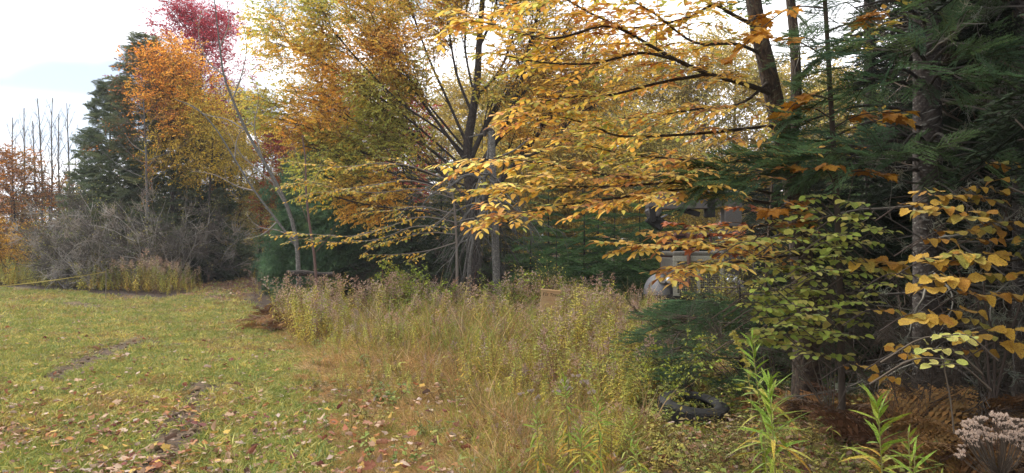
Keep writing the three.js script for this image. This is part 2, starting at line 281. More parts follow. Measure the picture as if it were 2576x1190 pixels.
{
  const straw = [0, 1, 2].map((k) => new Inst(tuft(44, 0.3 + 0.05 * k, 0.14, 2.6 - 0.5 * k, [0.95, 0.9, 0.8], [1.2, 1.1, 1], 0.0048), M.grass)), stems = new Inst(tuft(14, 0.75, 0.12, 0.35, [0.9, 0.85, 0.8], [1.15, 1.1, 1], 0.004), M.grass);
  const sc = ['#b4966a', '#a4865a', '#c0a67c', '#8c7248', '#9a8256', '#86744a'].map((h) => col(h)), gc = ['#86913f', '#7f8a40', '#97994a'].map((h) => col(h));
  spread(11500, 4.8, 18, 1.15, (x, z, d) => {
    const k = zone(x, z); if (k !== 'meadow' && !(k === 'litter' && rnd() < 0.1)) return false;
    const px = pxOf(x, z), ed = edgeDist(x, z), g = fbm(x * 0.8, z * 0.8, 4, 3), edge = lerp(0.42, 1, smooth(ed, 0, 1.6)) * lerp(lerp(0.5, 0.55, smooth(px, 1150, 1600)) * (0.7 + 0.7 * clamp(0.5 + g, 0, 1)), 0.95, smooth(d, 8, 12)) , green = px > 1150 || g > 0.2 || d > 11;
    const c = rnd() < (green ? 0.3 : 0.1) ? pick(gc) : pick(sc), s = edge * R(0.7, 1.3) * (Math.hypot(x - TIRE.x, z - TIRE.z) < 0.75 ? 0.3 : 1) * (k === 'litter' ? 0.5 : 1);
    (rnd() < (d > 10 && ed > 1 ? 0.12 : ed > 1 ? 0.04 : 0) ? stems : pick(straw)).add(standing(x, z, s, 0.3), vary(c, 0.2)); return true;
  });
  [...straw, stems].forEach((o, k) => tag(o.build('dry_grass'), ['matted straw coloured grass of the meadow', 'bent dry grass of the meadow', 'long dry grass between the meadow weeds', 'upright dry grass stalks among the tall weeds'][k], 'grass'));
}
// ---------------------------------------------------------------- fallen leaves: the 300 largest to see are pieces of the ground
reseed(11);
{
  const shapes = [...LEAF.curled, ...LEAF.maple, LEAF.ovate[1], LEAF.ovate[3]].map((t) => { const b = new GB(); b.add(t, new THREE.Matrix4(), one); return b.geo(); });
  const tones = ['#a8886e', '#b4967e', '#946048', '#80503a', '#b08050', '#a07258', '#b89e86', '#70403a', '#bb9a50', '#6f5648', '#b09a8c', '#a06a44', '#8a6a54', '#a88c74'].map((h) => col(h, 0.85));
  const mats = tones.map((c) => { const m = leafMat(0.8, 0.18); m.map = leafSkin; m.color.setRGB(...c); return m; });
  const list = [];
  const drop = (n, d0, d1, test) => spread(n, d0, d1, 1.25, (x, z, d) => {
    const k = zone(x, z), px = pxOf(x, z); if (!test(k, px, d, x, z)) return false;
    const s = (rnd() < 0.25 ? R(0.06, 0.095) : R(0.035, 0.065)), lift = k === 'meadow' ? R(0.03, 0.2) : k === 'litter' ? R(0.01, 0.08) : R(0.025, 0.055);
    const dir = flat(R(0, 6.283)).add(V(0, R(-0.35, 0.35), 0)), nrm = V(R(-0.5, 0.5), rnd() < 0.5 ? 1 : -1, R(-0.5, 0.5));
    list.push({ m: basis(V(x, H(x, z) + lift, z), dir, nrm, s), s: s / d, g: Math.floor(rnd() * shapes.length), c: Math.floor(rnd() * (d > 9 ? tones.length : tones.length)) }); return true;
  });
  drop(650, 4.6, 7.5, (k, px, d, x, z) => k === 'lawn' && fbm(x * 0.9, z * 0.9, 3, 3) > -0.12);
  drop(1500, 4.8, 26, (k, px, d, x, z) => (k === 'lawn' && (rnd() < 0.3 + 0.7 * smooth(fbm(x * 0.7, z * 0.7, 3, 3), -0.25, 0.35)) && (d < 9 || rnd() < 0.45)));
  drop(420, 4.8, 9, (k, px, d, x, z) => k === 'meadow' && (px < 1250 || rnd() < 0.3) && d < 8.5 && edgeDist(x, z) < 2.2);
  drop(4200, 4.2, 14, (k, px, d) => k === 'litter');
  drop(3600, 19, 50, (k) => k === 'path');
  list.sort((a, b) => b.s - a.s);
  list.slice(0, 300).forEach((l) => { const o = put('fallen_leaf', shapes[l.g], mats[l.c], ground); o.matrixAutoUpdate = false; o.matrix.copy(l.m); o.matrix.decompose(o.position, o.quaternion, o.scale); o.matrixAutoUpdate = true; });
  const rest = shapes.map((g) => new Inst(g, M.dry)); list.slice(300).forEach((l) => rest[l.g].add(l.m, vary(tones[l.c], 0.2)));
  rest.forEach((o) => o.build('leaf_litter', ground));
}
{ // clods of turned soil in the wheel ruts
  reseed(5); const b = new THREE.IcosahedronGeometry(1, 1), p = b.attributes.position; for (let i = 0; i < p.count; i++) { const v = V().fromBufferAttribute(p, i), k = 1 + 0.5 * noise(v.x * 1.7, v.y * 1.7, v.z * 1.7); p.setXYZ(i, v.x * k, v.y * k, v.z * k); } b.computeVertexNormals();
  const o = new Inst(b, new THREE.MeshStandardMaterial({ roughness: 1 }));
  spread(420, 4.8, 24, 1, (x, z) => { if (zone(x, z) !== 'lawn' || mud(x, z) < 0.4) return false; const s = R(0.008, 0.03); o.add(new THREE.Matrix4().compose(V(x, H(x, z) - 0.01, z), new THREE.Quaternion().setFromEuler(new THREE.Euler(R(0, 6), R(0, 6), 0)), V(s * 1.4, s * 0.8, s)), vary(col('#65523e'), 0.25)); return true; });
  o.build('soil_clods', ground);
}
// ---------------------------------------------------------------- clumps of foliage that crowns are made of
reseed(21);
function broadSprig(n, leafLen, len, shape, planar = 0.5, droop = 0.2) { // a twig with side twigs and leaves, along +z
  const b = new GB(), axis = crooked(V(), V(0, 0.1, 1), len, 4, 0.12, -droop), c = new THREE.CatmullRomCurve3(axis);
  b.tube(axis, (t) => lerp(0.006, 0.002, t) * (len / 0.5), 3, [0.22, 0.2, 0.2]);
  const sides = []; for (let k = 0; k < 4; k++) { const t = 0.15 + k * 0.2, o = c.getPoint(t), s = k % 2 ? 1 : -1, tip = crooked(o, V(s * 0.8, R(-0.4, 0.4) * (1 - planar), 0.7), len * (0.6 - 0.3 * t), 2, 0.1, -droop); b.tube(tip, (q) => 0.0025 * (len / 0.5), 3, [0.25, 0.22, 0.2]); sides.push(new THREE.CatmullRomCurve3(tip)); }
  for (let k = 0; k < n; k++) {
    const q = k % 5 === 0 ? c : pick(sides), t = R(0.15, 1), o = q.getPoint(t), tn = q.getTangent(t), side = V().crossVectors(tn, V(0, 1, 0)).multiplyScalar(rnd() < 0.5 ? 1 : -1);
    const dir = tn.multiplyScalar(R(0.3, 1)).addScaledVector(side, R(0.4, 1)).add(V(0, R(-0.8, 0.15), 0)), nrm = V(0, 1, 0).addScaledVector(rdir(), 1.1 - planar * 0.6);
    b.add(Array.isArray(shape) ? pick(shape) : shape, basis(o, dir, nrm, leafLen * R(0.65, 1.2)), vary(one, 0.28, 0.12));
  }
  return b.geo();
}
function conBough(nSide, nNeedle, nl, nw, droop = 0.18, wide = 0.5) { // flat conifer spray of length 1 along +z
  const b = new GB(), at = (t) => V(0, -droop * t * t + 0.05 * t, t);
  b.tube([at(0), at(0.33), at(0.66), at(1)], (t) => lerp(0.014, 0.004, t), 3, [0.5, 0.36, 0.28]);
  const needles = (o, d, len, n) => { for (let k = 0; k < n; k++) { const t = (k + rnd()) / n, p = o.clone().addScaledVector(d, len * t), s = k % 3 - 1, sd = V().crossVectors(d, V(0, 1, 0)).normalize(), nd = d.clone().multiplyScalar(0.75).addScaledVector(sd, s * 0.9).add(V(0, s ? R(-0.1, 0.35) : 0.6, 0)).normalize(); const e = V().crossVectors(nd, rdir()).normalize().multiplyScalar(nw / 2); b.tri(p.clone().add(e), p.clone().sub(e), p.clone().addScaledVector(nd, nl * R(0.7, 1.2)), vary(one, 0.3, 0.1)); } };
  for (let k = 0; k < nSide; k++) {
    const t = 0.1 + 0.86 * (k / nSide), s = k % 2 ? 1 : -1, L = wide * (1 - t) * R(0.8, 1.1) + 0.1, d = V(s * 0.85, R(-0.18, 0.1), 0.62).normalize(), o = at(t), e = o.clone().addScaledVector(d, L);
    b.tube([o, e], () => 0.004, 3, [0.5, 0.36, 0.28]); needles(o, d, L * 1.02, Math.round(nNeedle * (0.4 + L / wide)));
    if (L > 0.2) for (const f of [0.4, 0.7]) { const d2 = d.clone().add(V(-s * 0.2, 0, 0.7)).normalize(); needles(o.clone().addScaledVector(d, L * f), d2, L * 0.4, Math.round(nNeedle * 0.35)); }
  }
  for (let k = 0; k < 5; k++) needles(at(0.3 + k * 0.14), V(0, 0, 1), 0.15, Math.round(nNeedle * 0.3));
  return b.geo();
}
function pineTuft() { const b = new GB(); for (let k = 0; k < 7; k++) { const o = k ? rdir(0.2).multiplyScalar(0.16) : V(); const ax = k ? o.clone().normalize().add(V(0, 0.5, 0.4)).normalize() : V(0, 0.3, 1); for (let q = 0; q < 22; q++) { const d = ax.clone().multiplyScalar(0.7).add(rdir()).normalize(), e = V().crossVectors(d, rdir()).normalize().multiplyScalar(0.004); b.tri(o.clone().add(e), o.clone().sub(e), o.clone().addScaledVector(d, R(0.09, 0.15)), vary(one, 0.25, 0.1)); } } return b.geo(); }
function twigFan(n, len, r, wob = 0.35, spreadA = 0.7) { const b = new GB(); for (let k = 0; k < n; k++) { const p = crooked(V(), V(R(-spreadA, spreadA), R(-spreadA, spreadA), 1), len * R(0.5, 1), 5, wob); b.tube(p, (t) => lerp(r, r * 0.35, t), 3, vary(one, 0.3)); for (let q = 0; q < 3; q++) { const o = p[1 + q], s = crooked(o, rdir().add(V(0, 0, 0.5)), len * R(0.15, 0.4), 3, wob * 1.3); b.tube(s, (t) => lerp(r * 0.55, r * 0.3, t), 3, vary(one, 0.3)); } } return b.geo(); }
const SPRIG = {
  fine: [0, 1].map(() => broadSprig(26, 0.05, 0.55, LEAF.small, 0.2, 0.5)), mid: [0, 1].map(() => broadSprig(24, 0.075, 0.6, LEAF.small, 0.35, 0.2)), beech: [0, 1].map(() => broadSprig(22, 0.085, 0.6, LEAF.ovate, 0.8, 0.15)),
  crown: [0, 1].map(() => broadSprig(24, 0.07, 0.6, LEAF.ovate, 0.5, 0.2)), far: [0, 1].map(() => broadSprig(34, 0.1, 0.9, LEAF.small, 0.2, 0.25)), sparse: [0, 1].map(() => broadSprig(7, 0.06, 0.6, LEAF.small, 0.3, 0.2)),
  spruce: [0, 1].map(() => conBough(20, 16, 0.075, 0.016, 0.22)), cedar: [0, 1].map(() => conBough(18, 18, 0.09, 0.022, 0.3, 0.62)), pine: [0, 1].map(() => pineTuft()),
  twig: [0, 1].map(() => twigFan(7, 0.8, 0.0085)), fineTwig: [0, 1].map(() => twigFan(9, 0.8, 0.0035, 0.2, 0.45)),
};
// ---------------------------------------------------------------- tree builders
function limbTubes(b, p0, dir, len, r, o, level, ends, n = 6) { // limb with its own side branches; ends collects twig tips
  const line = crooked(p0, dir, len, n, o.wob ?? 0.13, o.lift ?? 0.25); b.tube(line, (t) => lerp(r, r * 0.3, t), level ? 3 : 5, o.c || one, 0.6);
  const cv = new THREE.CatmullRomCurve3(line), kids = level >= (o.depth ?? 1) ? 0 : o.kids ?? 5;
  for (let k = 0; k < kids; k++) { const t = R(0.25, 0.95), tn = cv.getTangent(t), d = tn.clone().addScaledVector(rdir(), o.fork ?? 0.8).normalize(); limbTubes(b, cv.getPoint(t), d, len * R(0.35, 0.6) * (1.1 - 0.5 * t), r * 0.42, o, level + 1, ends, 4); }
  for (let k = 1; k <= (o.tips ?? 4); k++) { const t = k / (o.tips ?? 4); ends.push([cv.getPoint(t), cv.getTangent(t), level]); }
  return cv;
}
// broad-leaved tree: trunk, crown
function broadTree(o) {
  reseed(o.seed || Math.round(o.px * 13 + o.d * 7));
  const base = o.pos || atX(o.px, o.d), t = thing(o.name, base, o.label, o.cat || 'tree', o.group), h = o.h, b = new GB(), ends = [];
  const lean = o.lean || [R(-0.04, 0.04), R(-0.03, 0.03)], top = V(lean[0] * h, h * 0.94, lean[1] * h), pts = [V(0, -0.2, 0)];
  for (let k = 1; k <= 7; k++) { const q = k / 7; pts.push(V(top.x * q * q + 0.012 * h * noise(q * 3, base.x), top.y * q, top.z * q * q + 0.012 * h * noise(q * 3, 7, base.x))); }
  const cv = new THREE.CatmullRomCurve3(pts), r0 = o.r || h * 0.011;
  b.tube(cv.getPoints(14), (q) => lerp(r0 * (1 + 0.5 * Math.exp(-q * 18)), r0 * 0.25, q), 7, one, 0.7);
  const n = o.limbs ?? 16, cb = o.cb ?? 0.3;
  for (let k = 0; k < n; k++) {
    const q = cb + (0.97 - cb) * (k + rnd()) / n, w = o.R * Math.pow(Math.max(0.05, Math.sin(Math.PI * clamp((q - cb) / (1 - cb) * 0.85 + 0.15, 0, 1))), 0.7) * R(0.75, 1.1), a = k * 2.4 + R(-0.5, 0.5);
    limbTubes(b, cv.getPoint(q), flat(a).multiplyScalar(1).add(V(0, o.up ?? 0.55, 0)), w, r0 * 0.32 * (1.15 - q * 0.7), { kids: o.kids ?? 4, tips: 4, depth: 1, lift: o.lift ?? 0.2, fork: 0.75 }, 0, ends);
  }
  put('trunk', b.geo(), o.bark || M.dark_bark, t);
  const cr = new Inst(SPRIG[o.sprig || 'mid'][o.seed % 2 || 0], o.mat || M.leaf), per = o.n / Math.max(1, ends.length), cols = o.cols.map((c) => col(c, o.k ?? 0.9));
  const cy = h * (cb + 1) / 2;
  for (const [p, d] of ends) { let m = Math.floor(per) + (rnd() < per % 1 ? 1 : 0); while (m--) {
    const q = p.clone().addScaledVector(rdir(), (o.fuzz ?? 0.35)), dir = d.clone().multiplyScalar(0.7).addScaledVector(rdir(), 0.8).add(V(0, o.hang ?? -0.1, 0));
    const tone = fbm(q.x * 0.5 + base.x, q.y * 0.5, q.z * 0.5, 2), c = cols[clamp(Math.floor((0.5 + tone * 1.1 + R(-0.22, 0.22) + (o.grad ? (q.y - cy) / h * o.grad : 0)) * cols.length), 0, cols.length - 1)];
    cr.add(basis(q, dir, V(R(-0.4, 0.4), 1, R(-0.4, 0.4)), (o.s ?? 1) * R(0.7, 1.25)), vary(c, 0.2));
  } }
  if (o.n) cr.build('crown', t);
  return t;
}
// conifer: trunk, boughs as the crown, bare lower twigs
function conTree(o) {
  reseed(o.seed || Math.round(o.px * 11 + o.d * 5));
  const base = o.pos || atX(o.px, o.d), t = thing(o.name, base, o.label, 'tree', o.group), h = o.h, b = new GB(), r0 = o.r || h * 0.012;
  const pts = []; for (let k = 0; k <= 8; k++) pts.push(V((o.lean || 0) * h * (k / 8) ** 2 + 0.02 * noise(k, base.x), -0.2 + (h + 0.2) * k / 8, 0.02 * noise(k, 5, base.x)));
  b.tube(pts, (q) => lerp(r0, r0 * 0.12, q), 8, one, 0.6); put('trunk', b.geo(), o.bark || M.dark_bark, t);
  const cr = new Inst(SPRIG[o.sprig || 'spruce'][(o.seed || 0) % 2], M.needle), tw = new Inst(SPRIG.twig[0], M.wood), cols = (o.cols || ['#2d4028', '#24361f', '#364a2c']).map((c) => col(c, o.k ?? 0.9)), cv = new THREE.CatmullRomCurve3(pts), cb = o.cb ?? 0.08;
  const rows = o.rows || Math.round(h * 4.2);
  if (o.tidy) for (let k = 0; k < rows * 16; k++) { // loose plume-like crown
    const q = cb + (0.985 - cb) * Math.pow(rnd(), 1.15), a = R(0, 6.283), rr = o.R * Math.pow(1 - q, 0.62) * Math.sqrt(R(0.25, 1)) * (1 + 0.35 * noise(Math.cos(a) * 1.3 + base.x, q * 5, Math.sin(a) * 1.3)), p = cv.getPoint(q).add(flat(a).multiplyScalar(rr)), c = vary(pick(cols), 0.25);
    cr.add(basis(p, flat(a).multiplyScalar(0.8).add(V(0, R(-0.2, 0.9), 0)).addScaledVector(rdir(), 0.5), V(R(-0.5, 0.5), 1, R(-0.5, 0.5)), R(0.45, 0.95) * (1.1 - 0.5 * q)), c);
  }
  else for (let k = 0; k < rows; k++) {
    const q = clamp(cb + (0.99 - cb) * (k / rows) + (o.tidy ? R(-2.5, 2.5) / rows : 0), cb, 0.99), L = Math.max(0.12, o.R * Math.pow(1 - q, o.pow ?? 0.8) * (0.35 + 0.65 * smooth(q, cb - 0.02, cb + 0.12))), n = o.per || 6, p = cv.getPoint((q * h + 0.2) / (h + 0.2));
    for (let j = 0; j < n; j++) {
      const a = k * 1.9 + j * 6.283 / n + R(-0.35, 0.35), l = L * R(0.6, 1.15), dr = lerp(o.droop ?? -0.25, 0.55, smooth(q, 0.55, 1)), dir = flat(a).add(V(0, dr + R(-0.12, 0.12), 0)).normalize();
      const c = vary(pick(cols), 0.22);
      if (o.sprig === 'pine') { const m = Math.max(3, Math.round(l * 9)); for (let g = 0; g < m; g++) { const u = R(0.3, 1), z = p.clone().addScaledVector(dir, l * u).add(V(R(-0.22, 0.22), R(-0.06, 0.16), R(-0.22, 0.22)).multiplyScalar(l * 0.8)); cr.add(basis(z, dir.clone().add(rdir().multiplyScalar(0.5)), V(0, 1, 0), R(0.9, 1.5)), vary(c, 0.2)); } }
      else if (l > 1.1) { const m = Math.ceil(l / 0.55); for (let g = 0; g < m; g++) { const u = g / m, z = p.clone().addScaledVector(dir, l * u).add(V(0, -0.14 * l * u * u, 0)); cr.add(basis(z, dir.clone().addScaledVector(flat(a + 1.57), (g % 2 ? 1 : -1) * R(0.1, 0.6) * (g ? 1 : 0)).add(V(0, -0.25 * u, 0)), V(R(-0.2, 0.2), 1, R(-0.2, 0.2)), Math.min(1.1, l * 0.5) * R(0.75, 1.1)), vary(c, 0.15)); } }
      else cr.add(basis(p, dir, V(R(-0.2, 0.2), 1, R(-0.2, 0.2)), l), c);
    }
  }
  for (let k = 0; k < (o.dead || 0); k++) { const q = R(0.04, cb + 0.22), a = R(0, 6.283), p = cv.getPoint(q); tw.add(basis(p, flat(a).add(V(0, R(-0.5, 0.1), 0)), V(0, 1, 0), R(0.8, 1.6) * (o.R / 1.6 + 0.3)), vary(col('#4a423a'), 0.3)); }
  cr.build('crown', t); if (o.dead) tw.build('dead_twig', t);
  return t;
}
// shrub of many rising stems
function shrub(o) {
  reseed(o.seed || Math.round(o.px * 3 + o.d * 17));
  const base = o.pos || atX(o.px, o.d), t = thing(o.name, base, o.label, o.cat || 'shrub', o.group), b = new GB(), ends = [];
  for (let k = 0; k < (o.stems || 7); k++) { const a = R(0, 6.283), d = flat(a).multiplyScalar(o.open ?? 0.6).add(V(0, 1, 0)); limbTubes(b, V(Math.cos(a) * 0.1, -0.1, Math.sin(a) * 0.1), d, o.h * R(0.7, 1.15), o.r || 0.02, { kids: o.kids ?? 6, tips: 4, depth: o.depth ?? 1, wob: o.wob ?? 0.2, lift: o.lift ?? 0.1, fork: 1, c: o.stemCol ? col(o.stemCol) : one }, 0, ends, 7); }
  put('stem', b.geo(), o.bark || (o.stemCol ? M.wood : M.dark_bark), t);
  if (o.n) { const cr = new Inst(SPRIG[o.sprig || 'mid'][0], M.leaf), cols = o.cols.map((c) => col(c, o.k ?? 0.9)); for (let k = 0; k < o.n; k++) { const [p, d] = pick(ends); cr.add(basis(p.clone().addScaledVector(rdir(), 0.2), d.clone().addScaledVector(rdir(), 0.7), V(R(-0.4, 0.4), 1, R(-0.4, 0.4)), (o.s ?? 1) * R(0.6, 1.2)), vary(pick(cols), 0.22)); } cr.build('foliage', t); }
  if (o.tw) { const tw = new Inst(SPRIG[o.twig || 'twig'][0], M.wood), tc = col(o.twCol || '#8a8580'); for (let k = 0; k < o.tw; k++) { const [p, d] = pick(ends); tw.add(basis(p, d.clone().addScaledVector(rdir(), 0.8).add(V(0, o.twHang ?? -0.1, 0)), V(0, 1, 0), R(0.6, 1.3) * (o.tws ?? 1)), vary(tc, 0.3)); } tw.build('twig', t); }
  return t;
}
// ---------------------------------------------------------------- the wood behind the clearing, left to right
const ORANGE = ['#9a6832', '#c08038', '#d2923e', '#b57634'], GOLD = ['#a8902f', '#c4a23a', '#d6b443', '#b99a3c'], RUST = ['#9a4d30', '#b75a38', '#c8693c'], LIME = ['#8f9440', '#a7a24a', '#b5a04a'];
// left, far
const POP = [[28, 44, 9.6], [62, 46, 10.6], [88, 43, 9.2], [108, 45, 11.0], [128, 47, 11.4], [150, 44, 9.8], [172, 46, 10.9], [205, 44, 8.6]], POPN = fromLeft(POP);
POP.forEach(([px, d, h], k) => broadTree({ name: 'bare_poplar', px, d, h: h * 0.98, R: 1.9, cb: 0.3, up: 2.2, limbs: 18, kids: 5, n: 0, cols: ORANGE, bark: M.grey_bark, r: 0.085, label: POPN[k] + ' of the slender leafless poplars against the sky at the far left', group: 'bare poplars at the far left' }));
broadTree({ name: 'orange_maple', px: 40, d: 40, h: 6.6, R: 2.2, n: 900, cols: ['#8d7a4a', '#b5803c', '#c98a3c', '#a06a3a'], sprig: 'mid', cb: 0.2, label: 'thin orange maple at the left edge in front of the bare poplars' });
broadTree({ name: 'orange_maple', px: 120, d: 41, h: 5.2, R: 2.0, n: 260, cols: ['#8d6a3a', '#a8743a', '#8a7a4a'], cb: 0.15, label: 'low brownish orange maple below the bare poplars' });
broadTree({ name: 'orange_maple', px: -60, d: 38, h: 6.5, R: 2.4, n: 420, cols: ORANGE, cb: 0.15, label: 'orange maple cut by the left edge of the picture' });
broadTree({ name: 'poplar', px: -150, d: 48, h: 8, R: 2.5, n: 380, cols: LIME, cb: 0.15, label: 'pale green poplar beyond the left edge' });
shrub({ name: 'yellow_shrub', px: 48, d: 34.0, h: 2.52, stems: 9, r: 0.02, open: 0.8, n: 330, cols: ['#c89a2c', '#d8ab34', '#b58a2c'], sprig: 'beech', label: 'bright yellow shrub at the left edge of the clearing' });
shrub({ name: 'yellow_shrub', px: 125, d: 34.0, h: 1.76, stems: 7, r: 0.018, open: 0.8, n: 110, cols: ['#a89036', '#8d8a40', '#b89a38'], sprig: 'sparse', label: 'low thin yellow-green shrub beside the grey thicket' });
// cedar mass
conTree({ name: 'cedar', px: 275, d: 33.0, h: 8.66, R: 2.1, cb: 0.04, sprig: 'cedar', cols: ['#6a7656', '#566446', '#76825e'], per: 9, rows: 64, pow: 0.62, tidy: 1, droop: 0.1, label: 'grey-green pointed cedar standing farthest left of the evergreens' });
conTree({ name: 'cedar', px: 362, d: 31.5, h: 10.26, R: 2.4, cb: 0.04, sprig: 'cedar', cols: ['#667052', '#566446', '#788058'], per: 9, rows: 74, pow: 0.6, tidy: 1, droop: 0.1, label: 'tallest dark cedar behind the orange and yellow leaves' });
conTree({ name: 'cedar', px: 450, d: 31.5, h: 8.55, R: 2.8, cb: 0.03, sprig: 'cedar', cols: ['#566446', '#4a583a', '#667052'], per: 9, rows: 61, pow: 0.6, tidy: 1, droop: 0.05, label: 'dark cedar hidden behind the yellow birch' });
conTree({ name: 'spruce', px: 245, d: 37.5, h: 7.52, R: 1.94, cb: 0.05, cols: ['#3a4a38', '#2f3f30', '#445440'], label: 'dark spruce with horizontal boughs beside the bare poplars' });
conTree({ name: 'spruce', px: 500, d: 30.0, h: 3.74, R: 2.09, cb: 0.03, cols: ['#26331f', '#2d3a24', '#1f2b1a'], rows: 22, label: 'low dark spruce with boughs to the ground beside the path' });
conTree({ name: 'spruce', px: 535, d: 34.0, h: 3.00, R: 1.50, cb: 0.03, cols: ['#2d3a26', '#26331f'], rows: 18, label: 'small dark spruce at the mouth of the path' });
// colour behind and before it
broadTree({ name: 'red_maple', px: 488, d: 39.5, h: 13.91, R: 3.7, cb: 0.36, n: 2700, fuzz: 0.6, cols: ['#c83c4c', '#da5060', '#e66874', '#b83a4c'], sprig: 'far', s: 0.66, up: 0.9, grad: 0.2, label: 'tall crimson red maple rising above the other trees', bark: M.grey_bark });
broadTree({ name: 'red_maple', px: 540, d: 41.5, h: 9.69, R: 1.94, cb: 0.3, n: 800, cols: ['#a8383a', '#b84a44', '#a8523c'], sprig: 'far', s: 0.7, label: 'lower dull red maple behind the leaning birch' });
broadTree({ name: 'red_maple', px: 375, d: 38.5, h: 12.08, R: 1.94, cb: 0.55, n: 600, cols: ['#7a6a4a', '#8d5f42', '#a04a42'], sprig: 'mid', label: 'thin reddish brown maple top above the cedars' });
broadTree({ name: 'orange_birch', px: 432, d: 29.8, h: 9.3, R: 1.75, cb: 0.66, n: 800, fuzz: 0.5, cols: ['#c4863a', '#d99c3a', '#e0ac44', '#d0963a'], k: 1.25, sprig: 'mid', s: 0.9, up: 0.9, grad: 0.3, label: 'orange leaved birch in front of the dark cedars' });
broadTree({ name: 'yellow_birch', px: 500, d: 30.5, h: 7.87, R: 2.2, cb: 0.52, n: 1700, fuzz: 0.5, cols: ['#c9a834', '#d8b63c', '#b89f38', '#dcb742'], k: 1.3, sprig: 'fine', s: 0.9, hang: -0.5, lift: -0.2, label: 'yellow birch with hanging sprays of small leaves before the cedars' });
broadTree({ name: 'yellow_birch', px: 520, d: 29.5, h: 6.40, R: 1.94, cb: 0.72, n: 420, cols: ['#c9a834', '#d2b03c', '#b8a038'], k: 1.12, sprig: 'fine', s: 0.8, hang: -0.7, lift: -0.5, label: 'drooping yellow birch branches over the grey thicket' });
broadTree({ name: 'yellow_birch', px: 600, d: 38, h: 9.2, R: 2.4, cb: 0.2, n: 1500, cols: ['#a8a04a', '#b8a84c', '#c2ab50', '#95964a'], sprig: 'fine', label: 'pale olive yellow birch behind the leaning birch trunk' });
broadTree({ name: 'yellow_birch', px: 655, d: 41, h: 8.3, R: 2.2, cb: 0.2, n: 1200, cols: ['#a8a04a', '#b5a44e', '#8f9248'], sprig: 'fine', label: 'pale yellow birch to the right of the leaning trunk' });
broadTree({ name: 'yellow_birch', px: 560, d: 33, h: 5.2, R: 1.9, cb: 0.15, n: 800, cols: ['#b5a03c', '#a8983c', '#b88a3a'], sprig: 'fine', s: 0.8, label: 'small yellow birch beside the path mouth' });
broadTree({ name: 'orange_maple', px: 722, d: 36, h: 6.9, R: 1.7, cb: 0.2, n: 1000, cols: ['#b85c34', '#c56a38', '#c88a3c', '#b04a34'], sprig: 'mid', label: 'red-orange maple between the leaning birch and the pine' });
broadTree({ name: 'poplar', px: 795, d: 48, h: 14.2, R: 2.0, cb: 0.45, n: 800, cols: ['#a5a882', '#b5b58c', '#95986f'], sprig: 'fine', up: 1.2, label: 'tall pale poplar showing beside the big orange tree', bark: M.grey_bark });
broadTree({ name: 'orange_birch', px: 372, d: 28.6, h: 7.4, R: 2.0, cb: 0.5, n: 110, cols: ['#c47c34', '#d08c38', '#b87434'], sprig: 'sparse', s: 1.1, bark: M.grey_bark, label: 'thin orange birch with sparse leaves in front of the tallest cedar' });
[[300, 31.2, 4.4, 2.3], [395, 31, 4.4, 2.3], [215, 32, 3.8, 2.0]].forEach(([px, d, h, r], k) => conTree({ name: 'spruce', px, d, h, R: r, cb: 0.03, cols: ['#3c4a34', '#34422c', '#465438'], rows: 26, label: ['dark low spruce inside the left half of the grey thicket', 'dark low spruce inside the right half of the grey thicket', 'dark low spruce at the left end of the grey thicket'][k] }));
// grey thicket and path mouth
[[170, 29.6, 3.07, 'leftmost bush of the grey bare thicket'], [235, 28.9, 3.26, 'grey bare bush with pale arching branches in the thicket'], [310, 28.6, 3.85, 'dense grey bush in the middle of the thicket'], [385, 28.6, 3.50, 'grey bush with a few yellow-green leaves in front of the cedars'], [450, 28.4, 2.78, 'grey bush with long sideways twigs near the path'], [200, 30.6, 3.74, 'taller olive grey bush at the back of the thicket'], [520, 30.1, 2.50, 'grey bush rightmost of the thicket beside the path']].forEach(([px, d, h, label], k) => shrub({ name: 'bare_shrub', px, d, h, stems: 12, r: 0.024, open: 0.62, wob: 0.36, kids: 7, depth: 1, stemCol: k % 2 ? '#9a948c' : '#857f77', n: [90, 60, 130, 300, 110, 420, 110][k], sprig: 'sparse', cols: ['#8a8a4a', '#a59a4c', '#767a44'], tw: 95, twCol: k % 3 ? '#4c4640' : '#8d867e', label, twHang: -0.25 }));
// understory in the gap and along the wood's edge
const SAP = [[585, 46, 4.4], [620, 52, 5], [650, 50, 5.4], [690, 46, 4.6], [560, 50, 5], [605, 60, 6.5], [665, 62, 7]], SAPN = fromLeft(SAP);
SAP.forEach(([px, d, h], k) => broadTree({ name: 'sapling', px, d, h, R: 1.3, cb: 0.12, n: 380, cols: ['#8a7d4c', '#a08a48', '#7d7048'], sprig: 'fine', bark: M.grey_bark, r: 0.04, label: SAPN[k] + ' of the thin sparse-leaved saplings above the leafy path', group: 'saplings above the path' }));
